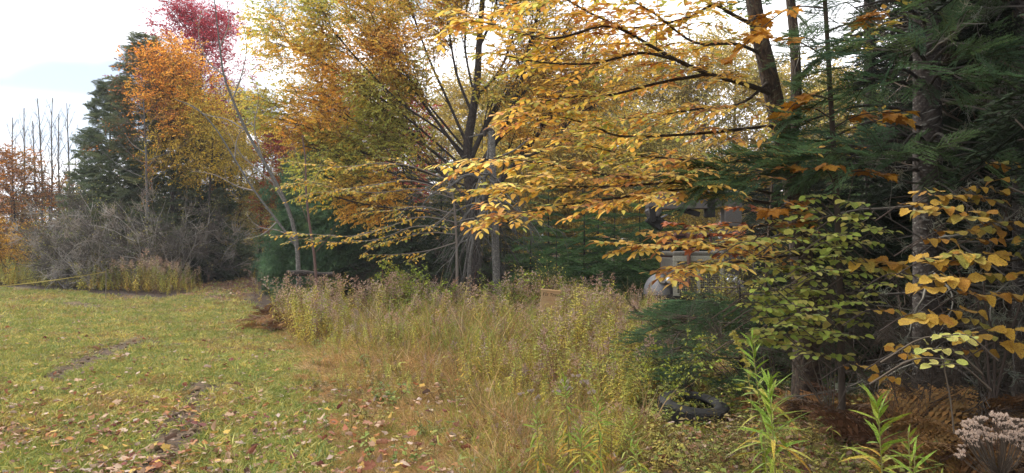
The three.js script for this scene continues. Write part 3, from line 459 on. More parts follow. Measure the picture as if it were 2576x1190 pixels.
// evergreens of the middle
[[775, 24.5, 4.2, 1.2], [790, 24.5, 5.0, 2.0], [875, 25.5, 4.7, 1.9], [735, 22, 2.6, 1.0]].forEach(([px, d, h, r], k) => conTree({ name: 'pine', px, d, h, R: r, cb: 0.04, sprig: 'pine', cols: ['#4d6a48', '#587654', '#456042', '#648058'], per: 6, rows: Math.round(h * 4.4), pow: 0.55, droop: 0.2, label: ['soft green pine behind the leaning birch base', 'soft green pine behind the thin reddish sapling', 'soft green pine behind the low yellow beech leaves', 'low soft green pine at the foot of the leaning birch'][k] }));
conTree({ name: 'spruce', px: 795, d: 30, h: 6.3, R: 1.3, cb: 0.1, cols: ['#2c3c34', '#243228', '#34463a'], label: 'dark pointed spruce above the soft pines' });
[[955, 24, 4.3, 1.5], [1035, 23, 4.4, 1.6], [1110, 24, 4.8, 1.7], [1000, 27, 5.6, 1.7], [1165, 22, 3.5, 1.5], [1260, 22.5, 3.8, 1.6]].forEach(([px, d, h, r], k) => conTree({ name: 'spruce', px, d, h, R: r, cb: 0.04, dead: 30, cols: ['#3c4c36', '#32422c', '#46583c'], label: ['dark spruce behind the left end of the low beech branches', 'dark spruce behind the green bush', 'dark spruce left of the dead snag', 'taller dark spruce in the shade behind the green bush', 'low dark spruce at the foot of the big orange tree', 'dark spruce behind the dead snag'][k] }));
[[1335, 21.5, 3.1, 1.5], [1400, 19.2, 2.5, 1.3], [1470, 20.5, 3.3, 1.6], [1545, 19.5, 2.9, 1.4], [1610, 20.5, 3.4, 1.6], [1505, 23, 4.2, 1.6], [1660, 22, 4.0, 1.6], [1380, 24, 3.8, 1.6]].forEach(([px, d, h, r], k) => conTree({ name: 'fir', px, d, h, R: r, cb: 0.03, cols: ['#4a6838', '#3e5a32', '#587840', '#446236'], droop: -0.1, label: ['bright green young fir right of the dead snag', 'shortest green fir behind the small yellow-leaved plant', 'green fir in the middle of the young firs', 'young green fir left of the parked truck', 'green fir touching the left side of the truck', 'taller fir at the back of the young firs', 'green fir behind the truck boom', 'shaded fir behind the small yellow-leaved plant'][k] }));
// pale yellow trees beyond
const FYT = [[1270, 32, 8.2, 2.6], [1345, 36, 8.4, 2.6], [1430, 33, 8.8, 2.7], [1510, 37, 9.8, 2.9], [1590, 33, 9.4, 2.8], [1680, 35, 10.2, 2.9], [1770, 33, 10, 2.9], [1850, 35, 11, 2.9], [1200, 38, 9.5, 2.8], [1120, 40, 9, 2.6], [1470, 28, 5.6, 2.0], [1640, 28, 6.0, 2.0], [1310, 28, 5.2, 1.9], [1960, 32, 9, 2.6], [2060, 30, 8, 2.5], [2160, 34, 9, 2.6], [930, 44, 11, 2.6], [850, 46, 10, 2.6], [760, 44, 8, 2.3]], FYN = fromLeft(FYT);
FYT.forEach(([px, d, h, r], k) => broadTree({ name: 'far_yellow_tree', px, d, h, R: r, cb: 0.12, n: 1100, fuzz: 0.6, k: 1.08, cols: ['#c2a84e', '#d0b65c', '#b8a452', '#aaa055'], sprig: 'far', s: 0.8, bark: M.grey_bark, label: FYN[k] + ' of the pale yellow trees in the far row of the wood', group: 'pale yellow trees of the far row' }));
broadTree({ name: 'red_maple', px: 1015, d: 33, h: 8.0, R: 1.5, cb: 0.25, n: 700, cols: ['#b04444', '#c05044', '#a84a38'], sprig: 'mid', label: 'small red maple seen through the big orange tree' });
broadTree({ name: 'orange_maple', px: 880, d: 34, h: 8.5, R: 2.2, cb: 0.2, n: 600, cols: ORANGE, sprig: 'mid', label: 'orange maple behind the soft green pines' });
broadTree({ name: 'orange_maple', px: 960, d: 37, h: 9.5, R: 2.3, cb: 0.2, n: 600, cols: ['#b5802e', '#c6913a', '#a87a30'], sprig: 'mid', label: 'golden maple behind the big orange tree' });
// dark evergreens on the right
const DF = [[2060, 15, 3.6, 1.5], [2200, 14, 4.2, 1.6], [2310, 14, 13, 2.0], [2420, 11, 12, 2.2], [2540, 8.5, 12, 2.2], [2640, 9.5, 12, 2.3], [2500, 13, 13, 2.4], [2760, 7.5, 11, 2.2], [2135, 20, 4.5, 1.9], [1990, 19, 4.2, 1.7], [2380, 18, 12, 2.3], [2620, 16, 13, 2.4], [2900, 10, 12, 2.4], [2240, 24, 6, 2.3], [1925, 20, 4.4, 1.7], [3050, 6.5, 11, 2.3], [3300, 5, 11, 2.2], [3500, 4, 12, 2.2], [2800, 14, 12, 2.4], [2050, 9.6, 2.6, 1.3], [2180, 9.2, 3.2, 1.4], [2280, 9.8, 3.6, 1.5], [2410, 8.6, 3.4, 1.4], [2520, 8.2, 3.8, 1.5], [2600, 9, 4.2, 1.6], [2480, 22, 12, 2.4]], DFN = new Map(); for (const low of [true, false]) { const rows = DF.filter((r) => (r[2] < 5) === low), n = fromLeft(rows); rows.forEach((r, q) => DFN.set(r, n[q])); }
DF.forEach((row, k) => { const [px, d, h, r] = row; conTree({ name: 'dark_fir', px, d, h, R: r, cb: k < 5 ? 0.22 : 0.12, dead: 60, bark: M.fir_bark, cols: ['#26341f', '#1e2a1a', '#2d3c26'], rows: 34, per: 5, label: DFN.get(row) + (h < 5 ? ' of the low' : ' of the tall') + ' dark firs in the shaded wood on the right', group: (h < 5 ? 'low' : 'tall') + ' dark firs of the right hand wood' }); });
{ // the wood goes on: a mass of trees and bushes nobody could count
  reseed(77); const o = [new Inst(SPRIG.far[0], M.leaf), new Inst(SPRIG.far[1], M.leaf), new Inst(SPRIG.twig[1], M.wood), new Inst(SPRIG.spruce[1], M.needle)];
  const lc = [...GOLD, ...LIME, ...ORANGE, '#7d7550', '#6d6a48'].map((c) => col(c, 0.85)), dc = ['#2f3d2a', '#3a4832'].map((c) => col(c)), tc = col('#6f6862');
  for (let k = 0; k < 17000; k++) { const d = R(50, 95), px = R(-250, 2850), p = W(px, 600, d), y = H(p.x, p.z) + Math.pow(rnd(), 1.3) * (6.5 + 2.5 * noise(p.x * 0.12, 4, p.z * 0.1)), q = rnd(); o[q < 0.32 ? 0 : q < 0.6 ? 1 : q < 0.85 ? 2 : 3].add(basis(V(p.x, y, p.z), rdir(), V(0, 1, 0), R(0.9, 1.8)), vary(q < 0.6 ? lc[Math.floor(clamp(0.5 + 0.6 * noise(p.x * 0.15, p.z * 0.15) + R(-0.25, 0.25), 0, 0.999) * lc.length)] : q < 0.85 ? tc : pick(dc), 0.2)); }
  o.forEach((x, k) => tag(x.build('far_woods'), ['mixed autumn leaves of the far woods', 'yellow and brown leaves of the far woods', 'grey twigs of the far woods', 'dark evergreen boughs of the far woods'][k], 'woods'));
}
// ---------------------------------------------------------------- trees drawn limb by limb
const localLine = (pts, base, d0, n = 14) => smoothLine(pts.map(([x, y, d], i) => W(x, y, d ?? d0).sub(base)), n);
const leafGeos = (shapes) => shapes.map((t) => { const b = new GB(); b.add(t, new THREE.Matrix4(), one); return b.geo(); });
const leafMats = (hexes, k = 0.9, t = 0.42) => hexes.map((h) => { const m = leafMat(0.82, t); m.map = leafSkin; m.color.setRGB(...col(h, k)); return m; });
function plantLeaves(parent, list, geos, mats, most = 300, mat = M.leaf) { // list of {m: matrix, s: size seen}: the largest are parts of their own
  list.sort((a, b) => b.s - a.s);
  list.slice(0, most).forEach((l) => { const o = put('leaf', geos[l.g % geos.length], mats[l.c % mats.length], parent); l.m.decompose(o.position, o.quaternion, o.scale); });
  const rest = geos.map((g) => new Inst(g, mat)); list.slice(most).forEach((l) => rest[l.g % geos.length].add(l.m, vary(mats[l.c % mats.length].color.toArray(), 0.18)));
  rest.forEach((r) => r.build('foliage', parent));
}
// flat spray of a beech: side twigs in one plane with alternate leaves
function spray(b, list, line, base, o) {
  const cv = new THREE.CatmullRomCurve3(line), L = cv.getLength(), n = Math.max(1, Math.round(L * (1 - (o.from ?? 0.2)) / o.every));
  for (let k = 0; k < n; k++) {
    const t = (o.from ?? 0.2) + (1 - (o.from ?? 0.2)) * (k + R(0.2, 0.8)) / n, p = cv.getPoint(t), tn = cv.getTangent(t), s = k % 2 ? 1 : -1, side = V().crossVectors(tn, V(0, 1, 0)).normalize();
    const d = tn.clone().multiplyScalar(R(0.5, 1)).addScaledVector(side, s * R(0.4, 1)).add(V(0, R(-0.12, 0.3) + (o.tilt ?? 0), 0)).normalize(), len = o.len * R(0.45, 1.1) * (1 - 0.35 * t);
    twig(b, list, p, d, len, base, o, 1);
  }
  leafRow(list, cv, Math.max(0.3, o.leafFrom ?? 0.6), base, o);
}
function twig(b, list, p, d, len, base, o, more) {
  const line = crooked(p, d, len, 4, 0.12, -0.18), cv = new THREE.CatmullRomCurve3(line);
  b.tube(line, (t) => lerp(o.r ?? 0.004, 0.0015, t) * Math.sqrt(len / 0.5), 4, o.twigCol || [0.16, 0.12, 0.1]);
  leafRow(list, cv, 0.12, base, o);
  if (more) for (let k = 0; k < Math.round(len / 0.16); k++) { const t = R(0.2, 0.85), tn = cv.getTangent(t), side = V().crossVectors(tn, V(0, 1, 0)).normalize(); twig(b, list, cv.getPoint(t), tn.multiplyScalar(0.8).addScaledVector(side, (k % 2 ? 1 : -1) * R(0.5, 0.9)).add(V(0, R(-0.1, 0.1), 0)), len * R(0.25, 0.5), base, o, 0); }
}
function leafRow(list, cv, from, base, o) {
  const n = Math.round(cv.getLength() * (1 - from) / o.gap);
  for (let k = 0; k <= n; k++) {
    if (rnd() > (o.keep ?? 0.85)) continue;
    const t = Math.min(1, from + (1 - from) * (k + R(-0.2, 0.2)) / Math.max(1, n)), p = cv.getPoint(Math.max(0, t)), tn = cv.getTangent(Math.max(0, t)), side = V().crossVectors(tn, V(0, 1, 0)).normalize();
    const dir = k === n ? tn.clone() : tn.clone().multiplyScalar(R(0.4, 0.9)).addScaledVector(side, (k % 2 ? 1 : -1) * R(0.5, 1)); dir.add(V(0, R(-0.55, 0.08) * (o.hang ?? 1), 0));
    const fl = o.flat ?? 1, nrm = V(R(-0.5, 0.5) * fl, 1, R(-0.35, 0.6) * fl + (o.face ?? 0)), s = o.leaf * R(0.65, 1.2);
    const w = p.clone().add(base), tone = o.tone ? o.tone(w) : 0;
    list.push({ m: basis(p, dir, nrm, s), s: s / -w.z, g: Math.floor(rnd() * 12), c: clamp(Math.floor((0.5 + tone + R(-0.5, 0.5)) * o.nc), 0, o.nc - 1) });
  }
}
// --- the big yellow tree on the right
{
  reseed(101);
  const base = atX(2030, 7.3), t = thing('yellow_beech', base, 'large yellow-leaved tree with two dark leaning stems and long level branches', 'tree'), list = [];
  const mats = leafMats(['#b0b252', '#d2bc5c', '#dcc05e', '#e0c05c', '#deba58', '#dcb456', '#d8ac52', '#d09c4c', '#b8804a'], 1.1, 0.5), geos = leafGeos(LEAF.flat);
  const trunk = new GB(); trunk.tube(localLine([[2030, 1075, 7.3], [2026, 800, 7.3], [2012, 600, 7.25], [1990, 430, 7.2], [1958, 300, 7.15], [1930, 170, 7.1], [1905, 60, 7.05], [1885, -80, 7], [1860, -400, 6.9], [1840, -800, 6.9]], base, 7, 40), (q) => lerp(0.115, 0.05, q) * (1 + 0.5 * Math.exp(-q * 22)), 12, one, 0.5); put('trunk', trunk.geo(), M.brown_bark, t);
  const st = new GB(); st.tube(localLine([[1980, 395, 7.2], [1996, 330, 7.25], [2003, 230, 7.3], [2000, 120, 7.35], [1986, -40, 7.4], [1975, -350, 7.5]], base, 7, 24), (q) => lerp(0.058, 0.04, q), 9, one, 0.5); put('trunk', st.geo(), M.brown_bark, t);
  const tone = (w) => 0.45 * fbm(w.x * 1.1, w.y * 1.4, w.z * 1.1, 2) + (w.y < 1.95 ? 0.05 : -0.03);
  const limb = (r, pts, o = {}) => { const b = new GB(), ln = localLine(pts, base, 6.8, 18); b.tube(ln, (q) => lerp(r, 0.005, Math.pow(q, 0.8)), 6, [1.0, 0.95, 0.9], 0.4); const tw = new GB(); spray(tw, list, ln, base, { every: 0.078, len: 0.66, leaf: 0.075, gap: 0.034, hang: 0.3, flat: 0.5, nc: 9, tone, from: 0.14, keep: 0.86, ...o }); put('limb', b.geo(), M.brown_bark, t); put('twig', tw.geo(), M.wood, t, 'stuff'); };
  limb(0.03, [[1948, 238, 7.1], [1880, 213, 6.9], [1780, 185, 6.6], [1700, 150, 6.4], [1620, 105, 6.2], [1560, 68, 6.1], [1470, 25, 6], [1350, -50, 5.9]]);
  limb(0.018, [[1782, 187, 6.6], [1700, 200, 6.5], [1638, 213, 6.4], [1530, 240, 6.3], [1440, 243, 6.2], [1330, 262, 6.1]]);
  limb(0.016, [[1700, 150, 6.4], [1610, 133, 6.2], [1495, 159, 6.1], [1353, 156, 6], [1255, 135, 5.9]]);
  limb(0.014, [[1600, 92, 6.2], [1530, 65, 6.1], [1385, 97, 6], [1224, 58, 5.9], [1180, 50, 5.9]]);
  limb(0.022, [[1905, 68, 7.05], [1840, 35, 6.9], [1800, 12, 6.8], [1740, 40, 6.6], [1640, 66, 6.5], [1520, 70, 6.4]]);
  limb(0.02, [[1890, -20, 7], [1800, -60, 6.7], [1650, -60, 6.4], [1480, -30, 6.2], [1330, 10, 6.1]]);
  limb(0.02, [[1960, 318, 7.15], [1931, 318, 7.0], [1800, 332, 6.8], [1678, 341, 6.6], [1548, 341, 6.4], [1496, 318, 6.3], [1400, 292, 6.2], [1310, 290, 6.1]]);
  limb(0.024, [[1985, 395, 7.2], [1925, 385, 7.0], [1860, 405, 6.8], [1780, 425, 6.6], [1680, 443, 6.4], [1560, 445, 6.2], [1440, 425, 6.0], [1320, 405, 5.9], [1180, 400, 5.8]]);
  limb(0.018, [[1990, 440, 7.2], [1900, 410, 6.9], [1800, 412, 6.7], [1700, 400, 6.5], [1560, 385, 6.3], [1420, 350, 6.2]]);
  limb(0.018, [[1998, 520, 7.2], [1850, 498, 6.9], [1720, 478, 6.6], [1600, 492, 6.3], [1450, 512, 6.1], [1320, 535, 5.9], [1265, 540, 5.9]]);
  limb(0.014, [[1998, 500, 7.2], [1860, 470, 6.7], [1700, 460, 6.4], [1520, 470, 6.1], [1380, 470, 5.9], [1260, 478, 5.8]], { keep: 0.8 });
  limb(0.014, [[2012, 600, 7.2], [1930, 600, 6.5], [1850, 622, 6.2], [1740, 612, 5.9], [1640, 618, 5.8], [1560, 610, 5.7]], { len: 0.4, keep: 0.95, every: 0.06 });
  limb(0.014, [[2014, 640, 7.2], [1930, 650, 6.4], [1850, 660, 6.0], [1760, 668, 5.8], [1690, 690, 5.7]], { len: 0.38, keep: 0.92, every: 0.06 });
  limb(0.014, [[2003, 545, 7.2], [1900, 570, 6.5], [1800, 572, 6.2], [1700, 580, 6.0], [1640, 590, 5.9]], { len: 0.28, keep: 0.5 });
  limb(0.02, [[1925, 140, 7.1], [1850, 110, 6.9], [1750, 108, 6.7], [1640, 30, 6.4], [1550, -20, 6.3]]);
  limb(0.016, [[1940, 200, 7.1], [1860, 262, 6.8], [1750, 275, 6.6], [1640, 292, 6.4], [1520, 300, 6.3]]);
  limb(0.02, [[2003, 200, 7.3], [2060, 150, 7.0], [2140, 120, 6.7], [2220, 60, 6.5]], { keep: 0.6, len: 0.5 });
  limb(0.016, [[1985, 0, 7.4], [2060, -40, 7.1], [2150, -30, 6.9], [2260, -10, 6.7]], { keep: 0.5, len: 0.5 });
  limb(0.016, [[1990, 420, 7.2], [2060, 380, 6.8], [2130, 350, 6.6], [2220, 310, 6.4]], { keep: 0.5, len: 0.45 });
  const top = new Inst(SPRIG.beech[0], M.leaf), tl = new GB(); for (let k = 0; k < 22; k++) { const a = k * 2.4, y = R(4.6, 8.5), b0 = W(1880, 0, 7).sub(base).setY(y), e = []; limbTubes(tl, b0, flat(a).add(V(0, 0.4, 0)), R(1.4, 2.8) * (1.2 - (y - 4.6) / 6), 0.022, { kids: 4, depth: 1, tips: 4 }, 0, e); for (const [p, d] of e) top.add(basis(p, d.clone().addScaledVector(rdir(), 0.6), V(0, 1, 0), R(0.7, 1.1)), vary(col('#d6ac4a'), 0.2)); } put('upper_limb', tl.geo(), M.brown_bark, t, 'stuff'); top.build('crown', t);
  plantLeaves(t, list, geos, mats);
}
// --- lobed yellow and orange leaves of a young maple in front of the stems
function smallTree(o) { // sapling drawn stem by stem; limbs carry sprays of single leaves
  reseed(o.seed); const base = o.base, t = thing(o.name, base, o.label, o.cat || 'tree', o.group), list = [], mats = leafMats(o.cols, o.k ?? 0.9), geos = leafGeos(o.leaves);
  for (const s of o.stems) { const b = new GB(); b.tube(localLine(s.p, base, o.d, 20), (q) => lerp(s.r, s.r1 ?? s.r * 0.4, q), 7, o.bark ? one : col(o.stemCol || '#4a3d33'), 0.5); put(o.stemName || 'trunk', b.geo(), o.bark || M.wood, t); }
  for (const l of o.limbs) { const b = new GB(), ln = localLine(l.p || l, base, o.d, 12); b.tube(ln, (q) => lerp(o.lr ?? 0.008, 0.003, q), 5, col(o.limbCol || o.stemCol || '#4a3d33')); const tw = new GB(); spray(tw, list, ln, base, { nc: mats.length, every: 0.2, len: 0.4, gap: 0.06, leaf: 0.08, ...o.sp, ...(l.o || {}) }); put('limb', b.geo(), M.wood, t); if (!tw.empty) put('twig', tw.geo(), M.wood, t, 'stuff'); }
  plantLeaves(t, list, geos, mats, 300); return t;
}
smallTree({ name: 'orange_maple', seed: 111, d: 8.6, base: atX(1925, 8.6), label: 'orange-brown leaved young maple in front of the parked truck', cols: ['#d98a30', '#cc7428', '#b86428', '#c26a2a', '#94542a', '#d99a34'], leaves: LEAF.maple, stemCol: '#4a3d30', k: 0.8,
  stems: [{ p: [[1925, 1000], [1925, 800], [1930, 640], [1940, 500], [1945, 380]], r: 0.022 }],
  limbs: [[[1930, 640], [1880, 600], [1800, 590], [1720, 600]], [[1930, 600], [1860, 560], [1780, 570], [1680, 560]], [[1935, 560], [1890, 530], [1850, 520]], [[1932, 640], [1860, 610], [1770, 620]], [[1932, 660], [1870, 640], [1800, 640]], [[1938, 500], [1880, 450], [1830, 430]], [[1932, 640], [1980, 600], [2040, 580]]], sp: { leaf: 0.085, every: 0.13, len: 0.35, gap: 0.05, keep: 0.9, hang: 1.2, from: 0.25 } });
smallTree({ name: 'yellow_maple', seed: 112, d: 6.2, base: atX(2120, 6.3), label: 'yellow maple branches with lobed leaves among the fir boughs right of the stems', cols: ['#dba32e', '#d39528', '#e0aa36', '#c58a2a'], leaves: LEAF.maple, stemCol: '#3f352c',
  stems: [{ p: [[2120, 1120, 6.3], [2115, 800, 6.3], [2105, 500, 6.3], [2090, 250, 6.3], [2075, 0, 6.3], [2060, -150, 6.3]], r: 0.03, r1: 0.015 }],
  limbs: [[[2110, 560], [2050, 500], [1990, 520], [1930, 530]], [[2105, 480], [2080, 430], [2020, 420]], [[2105, 450], [2160, 430], [2230, 440]], [[2098, 320], [2160, 290], [2280, 280]], [[2095, 300], [2040, 270], [1980, 280]], [[2085, 150], [2020, 110], [1950, 95], [1890, 90]], [[2080, 80], [2130, 60], [2180, 40]], [[2075, 20], [1990, 20], [1850, 130]], [[2112, 640], [2060, 560], [2000, 560]], [[2092, 250], [2030, 240], [1960, 300]]], sp: { leaf: 0.115, every: 0.16, len: 0.3, gap: 0.07, keep: 0.8, from: 0.3 } });
// --- the big orange tree in the middle
{
  reseed(131); const D = 19, base = atX(1195, D), t = thing('big_orange_tree', base, 'big spreading tree with dark forked limbs and golden orange leaves on its left side', 'tree'), ends = [];
  const tr = new GB(); tr.tube(localLine([[1195, 800], [1192, 640], [1188, 540], [1180, 440], [1176, 370], [1188, 290], [1200, 210], [1205, 110], [1215, -20], [1222, -200]], base, D, 30), (q) => lerp(0.2, 0.05, Math.pow(q, 0.8)), 9, one, 0.9); put('trunk', tr.geo(), M.dark_bark, t);
  const limb = (r, pts, leafy, n = 7) => {
    const d1 = R(-1.6, 1.6), ln = localLine(pts.map(([x, y], i) => [x, y, D + d1 * i / (pts.length - 1)]), base, D, 14), b = new GB(); b.tube(ln, (q) => lerp(r, 0.016, Math.pow(q, 0.75)), 6, one, 0.8); const cv = new THREE.CatmullRomCurve3(ln);
    for (let k = 0; k < n; k++) { const q = R(0.18, 0.95), tn = cv.getTangent(q), e = []; limbTubes(b, cv.getPoint(q), tn.clone().addScaledVector(rdir(), 0.55).add(V(leafy ? -0.15 : 0.1, 0.25, 0)), R(0.9, 1.9) * (1.1 - q * 0.4), Math.max(0.009, r * 0.28), { kids: 5, depth: 1, tips: 4, wob: 0.09, lift: 0.2, fork: 0.5 }, 0, e, 6); for (const x of e) ends.push([...x, leafy]); }
    for (const q of [0.6, 0.75, 0.9, 1]) ends.push([cv.getPoint(q), cv.getTangent(q), 0, leafy]);
    put('limb', b.geo(), M.dark_bark, t);
  };
  const Lf = [[0.043, [[1182, 560], [1110, 475], [1000, 440], [880, 400], [760, 365]]], [0.050, [[1178, 500], [1090, 420], [980, 350], [850, 290], [715, 225]]], [0.050, [[1176, 450], [1070, 365], [960, 270], [850, 190], [735, 115]]], [0.050, [[1176, 410], [1095, 300], [1020, 200], [940, 110], [860, 20]]], [0.043, [[1178, 370], [1125, 250], [1080, 150], [1040, 40], [1000, -80]]], [0.043, [[1190, 290], [1150, 190], [1130, 80], [1110, -60]]], [0.031, [[1182, 590], [1100, 540], [1000, 525], [900, 510], [790, 480]]], [0.031, [[1180, 470], [1060, 430], [930, 390], [800, 330], [710, 300]]], [0.031, [[1176, 430], [1040, 310], [920, 220], [800, 150], [720, 100]]], [0.031, [[1178, 385], [1060, 240], [980, 120], [920, 10]]], [0.031, [[1195, 250], [1170, 120], [1175, -20], [1160, -120]]], [0.031, [[1178, 395], [1110, 330], [1010, 260], [900, 150], [840, 80]]]];
  for (const [r, p] of Lf) limb(r, p, 1, 11);
  const Rt = [[0.12, [[1190, 540], [1250, 465], [1305, 400], [1352, 340], [1385, 280], [1450, 180], [1490, 90]]], [0.11, [[1184, 470], [1232, 380], [1272, 315], [1300, 240], [1330, 130], [1358, 0], [1370, -100]]], [0.09, [[1180, 410], [1215, 330], [1255, 258], [1312, 205], [1390, 130], [1445, 30]]], [0.06, [[1196, 250], [1255, 180], [1290, 90], [1300, -40]]], [0.05, [[1300, 400], [1380, 370], [1440, 300], [1500, 260]]], [0.05, [[1205, 120], [1240, 40], [1260, -60]]], [0.05, [[1260, 260], [1330, 250], [1420, 240], [1480, 215]]]];
  for (const [r, p] of Rt) limb(r * 0.85, p, 0, 14);
  const dt = new GB(); for (let k = 0; k < 26; k++) { const p = W(R(1120, 1260), R(360, 560), D + R(-0.8, 0.8)).sub(base); limbTubes(dt, p, rdir(-0.2), R(0.6, 1.5), 0.012, { kids: 5, depth: 1, tips: 1, wob: 0.25, lift: -0.3 }, 0, [], 5); } put('dead_twig', dt.geo(), M.grey_bark, t, 'stuff');
  const cr = [0, 1].map((k) => new Inst(SPRIG.crown[k], M.thin)), cols = ['#b4ae50', '#ccb250', '#d8b24e', '#dcae4a', '#daa848', '#d49c46', '#ca8c46'].map((h) => col(h, 1.22));
  for (const [p, d, , leafy] of ends) { const w = p.clone().add(base), left = smooth(w.x, 0.6, -4.6), tone = fbm(w.x * 0.5, w.y * 0.6, 3, 2), n = leafy ? (rnd() < 0.85 ? 1 : 2) : rnd() < (w.x < 1.2 ? 0.85 : 0.4) ? 1 : 0; for (let k = 0; k < n; k++) cr[k % 2].add(basis(p.clone().addScaledVector(rdir(), 0.3), d.clone().addScaledVector(rdir(), 0.6).add(V(0, -0.15, 0)), V(R(-0.3, 0.3), 1, R(-0.1, 0.6)), R(0.65, 1.1)), vary(cols[clamp(Math.floor((0.2 + tone * 0.7 + left * 0.3 + (w.y - 4) * 0.05 + R(-0.2, 0.2)) * cols.length), 0, cols.length - 1)], 0.18)); }
  cr.forEach((c) => c.build('crown', t));
}
// --- layered low beech in front of it
smallTree({ name: 'low_beech', seed: 141, d: 16, base: atX(1150, 16.4), label: 'low beech with level layers of yellow leaves under the big orange tree', cols: ['#8f9436', '#b0a038', '#cfa838', '#d8aa3a', '#d3a83c', '#a39a38'], leaves: LEAF.flat, stemCol: '#6b635c', lr: 0.016,
  stems: [{ p: [[1150, 760, 16.4], [1148, 600, 16.4], [1140, 500, 16.3], [1120, 420, 16.2]], r: 0.035 }],
  limbs: [[[1148, 560], [1060, 545], [980, 570], [880, 595], [800, 590], [735, 592]], [[1148, 575], [1040, 570], [960, 600], [860, 610], [760, 600]], [[1142, 500], [1050, 475], [960, 485], [860, 478], [790, 460], [728, 462]], [[1140, 490], [1040, 455], [940, 465], [840, 480], [760, 490]], [[1145, 540], [1060, 520], [980, 530], [900, 535]], [[1148, 590], [1080, 585], [1000, 600], [930, 625]], [[1130, 455], [1040, 420], [960, 410], [860, 420], [760, 410]], [[1148, 560], [1190, 550], [1210, 570]], [[1146, 520], [1100, 560], [1060, 575]], [[1148, 610], [1080, 630], [1000, 640], [920, 640]]].map((p) => ({ p: p.map(([x, y], i) => [x, y, 16.4 - i * 0.25]) })), sp: { leaf: 0.088, every: 0.2, len: 0.75, gap: 0.06, keep: 0.8, from: 0.25, tilt: -0.05, hang: 0.7, flat: 0.7, twigCol: [0.2, 0.18, 0.17] } });
smallTree({ name: 'thin_sapling', seed: 142, d: 17, base: atX(797, 17), label: 'thin reddish sapling with few twigs beside the leaning birch', cols: ['#c8a038', '#a89038'], leaves: LEAF.ovate, stemCol: '#5a4640', lr: 0.008, stems: [{ p: [[800, 770], [790, 640], [778, 560], [770, 480], [768, 400], [760, 340]], r: 0.035 }], limbs: [[[780, 570], [750, 500], [735, 440]], [[772, 500], [800, 430], [815, 380]], [[790, 640], [830, 590], [850, 550]], [[770, 450], [745, 400], [735, 350]]], sp: { leaf: 0.07, every: 0.3, len: 0.35, gap: 0.2, keep: 0.4 } });
// --- leaning birch with few leaves
smallTree({ name: 'leaning_birch', seed: 151, d: 18.5, base: atX(752, 18.5), label: 'slender grey birch leaning far to the left, almost leafless, beside the path', bark: M.grey_bark, cols: ['#a8a040', '#b59f3c', '#8f9040'], leaves: [LEAF.small], limbCol: '#77706a', lr: 0.02,
  stems: [{ p: [[753, 790], [751, 690], [746, 610], [730, 540], [700, 470], [660, 400], [620, 330], [585, 250], [563, 190], [553, 120], [545, 50], [535, -40]], r: 0.062, r1: 0.011 }, { p: [[745, 620], [700, 560], [640, 480], [590, 400], [540, 320], [490, 270], [440, 250]], r: 0.034, r1: 0.01 }],
  limbs: [[[700, 470], [640, 420], [600, 380], [560, 300]], [[660, 400], [640, 320], [650, 250], [640, 190]], [[620, 330], [570, 300], [520, 290], [470, 260]], [[585, 250], [610, 180], [620, 120], [612, 60]], [[563, 190], [520, 150], [500, 90], [505, 30]], [[640, 480], [600, 470], [540, 440], [480, 430]], [[720, 520], [680, 440], [690, 380]], [[553, 120], [575, 60], [570, -10]], [[590, 400], [600, 340], [640, 300]], [[740, 600], [700, 580], [650, 570], [620, 540]], [[700, 555], [660, 590], [620, 600]]], sp: { leaf: 0.055, every: 0.3, len: 0.7, gap: 0.12, keep: 0.5, twigCol: [0.16, 0.14, 0.13] } });
// --- dead snag with hanging branches
{
  reseed(161); const D = 16.8, base = atX(1210, D), t = thing('dead_snag', base, 'broken dead grey tree with hanging bare branches in front of the big orange tree', 'dead tree');
  const st = (r, r1, pts, name = 'trunk') => { const b = new GB(); b.tube(localLine(pts, base, D, 20), (q) => lerp(r, r1, q), 7, one, 0.5); put(name, b.geo(), M.grey_bark, t); };
  st(0.085, 0.075, [[1250, 780], [1246, 600], [1240, 450], [1236, 330]]); st(0.05, 0.03, [[1178, 760], [1184, 640], [1203, 560], [1216, 500], [1220, 440], [1228, 390], [1232, 345]]); st(0.035, 0.02, [[1215, 520], [1180, 620], [1165, 700]]);
  st(0.04, 0.012, [[1220, 452], [1180, 440], [1130, 470], [1085, 490], [1060, 520]], 'limb'); st(0.03, 0.01, [[1234, 335], [1210, 338], [1180, 345]], 'limb'); st(0.025, 0.01, [[1238, 400], [1290, 380], [1330, 350]], 'limb');
  const cap = new GB(); cap.tube(localLine([[1238, 345], [1237, 330], [1222, 327], [1219, 342]], base, D, 8), (q) => 0.07 - 0.02 * q, 7, one, 0.5); put('broken_top', cap.geo(), M.dark_bark, t);
  for (let k = 0; k < 46; k++) { const b = new GB(), p = W(R(1195, 1240), R(430, 600), D + R(-0.3, 0.3)).sub(base), a = R(0, 6.283); limbTubes(b, p, flat(a).multiplyScalar(0.9).add(V(0, R(-0.9, 0.1), 0)), R(0.9, 2.0), R(0.014, 0.023), { kids: 6, depth: 1, tips: 1, wob: 0.12, lift: -0.9, fork: 0.6 }, 0, [], 7); put('branch', b.geo(), M.grey_bark, t); }
}
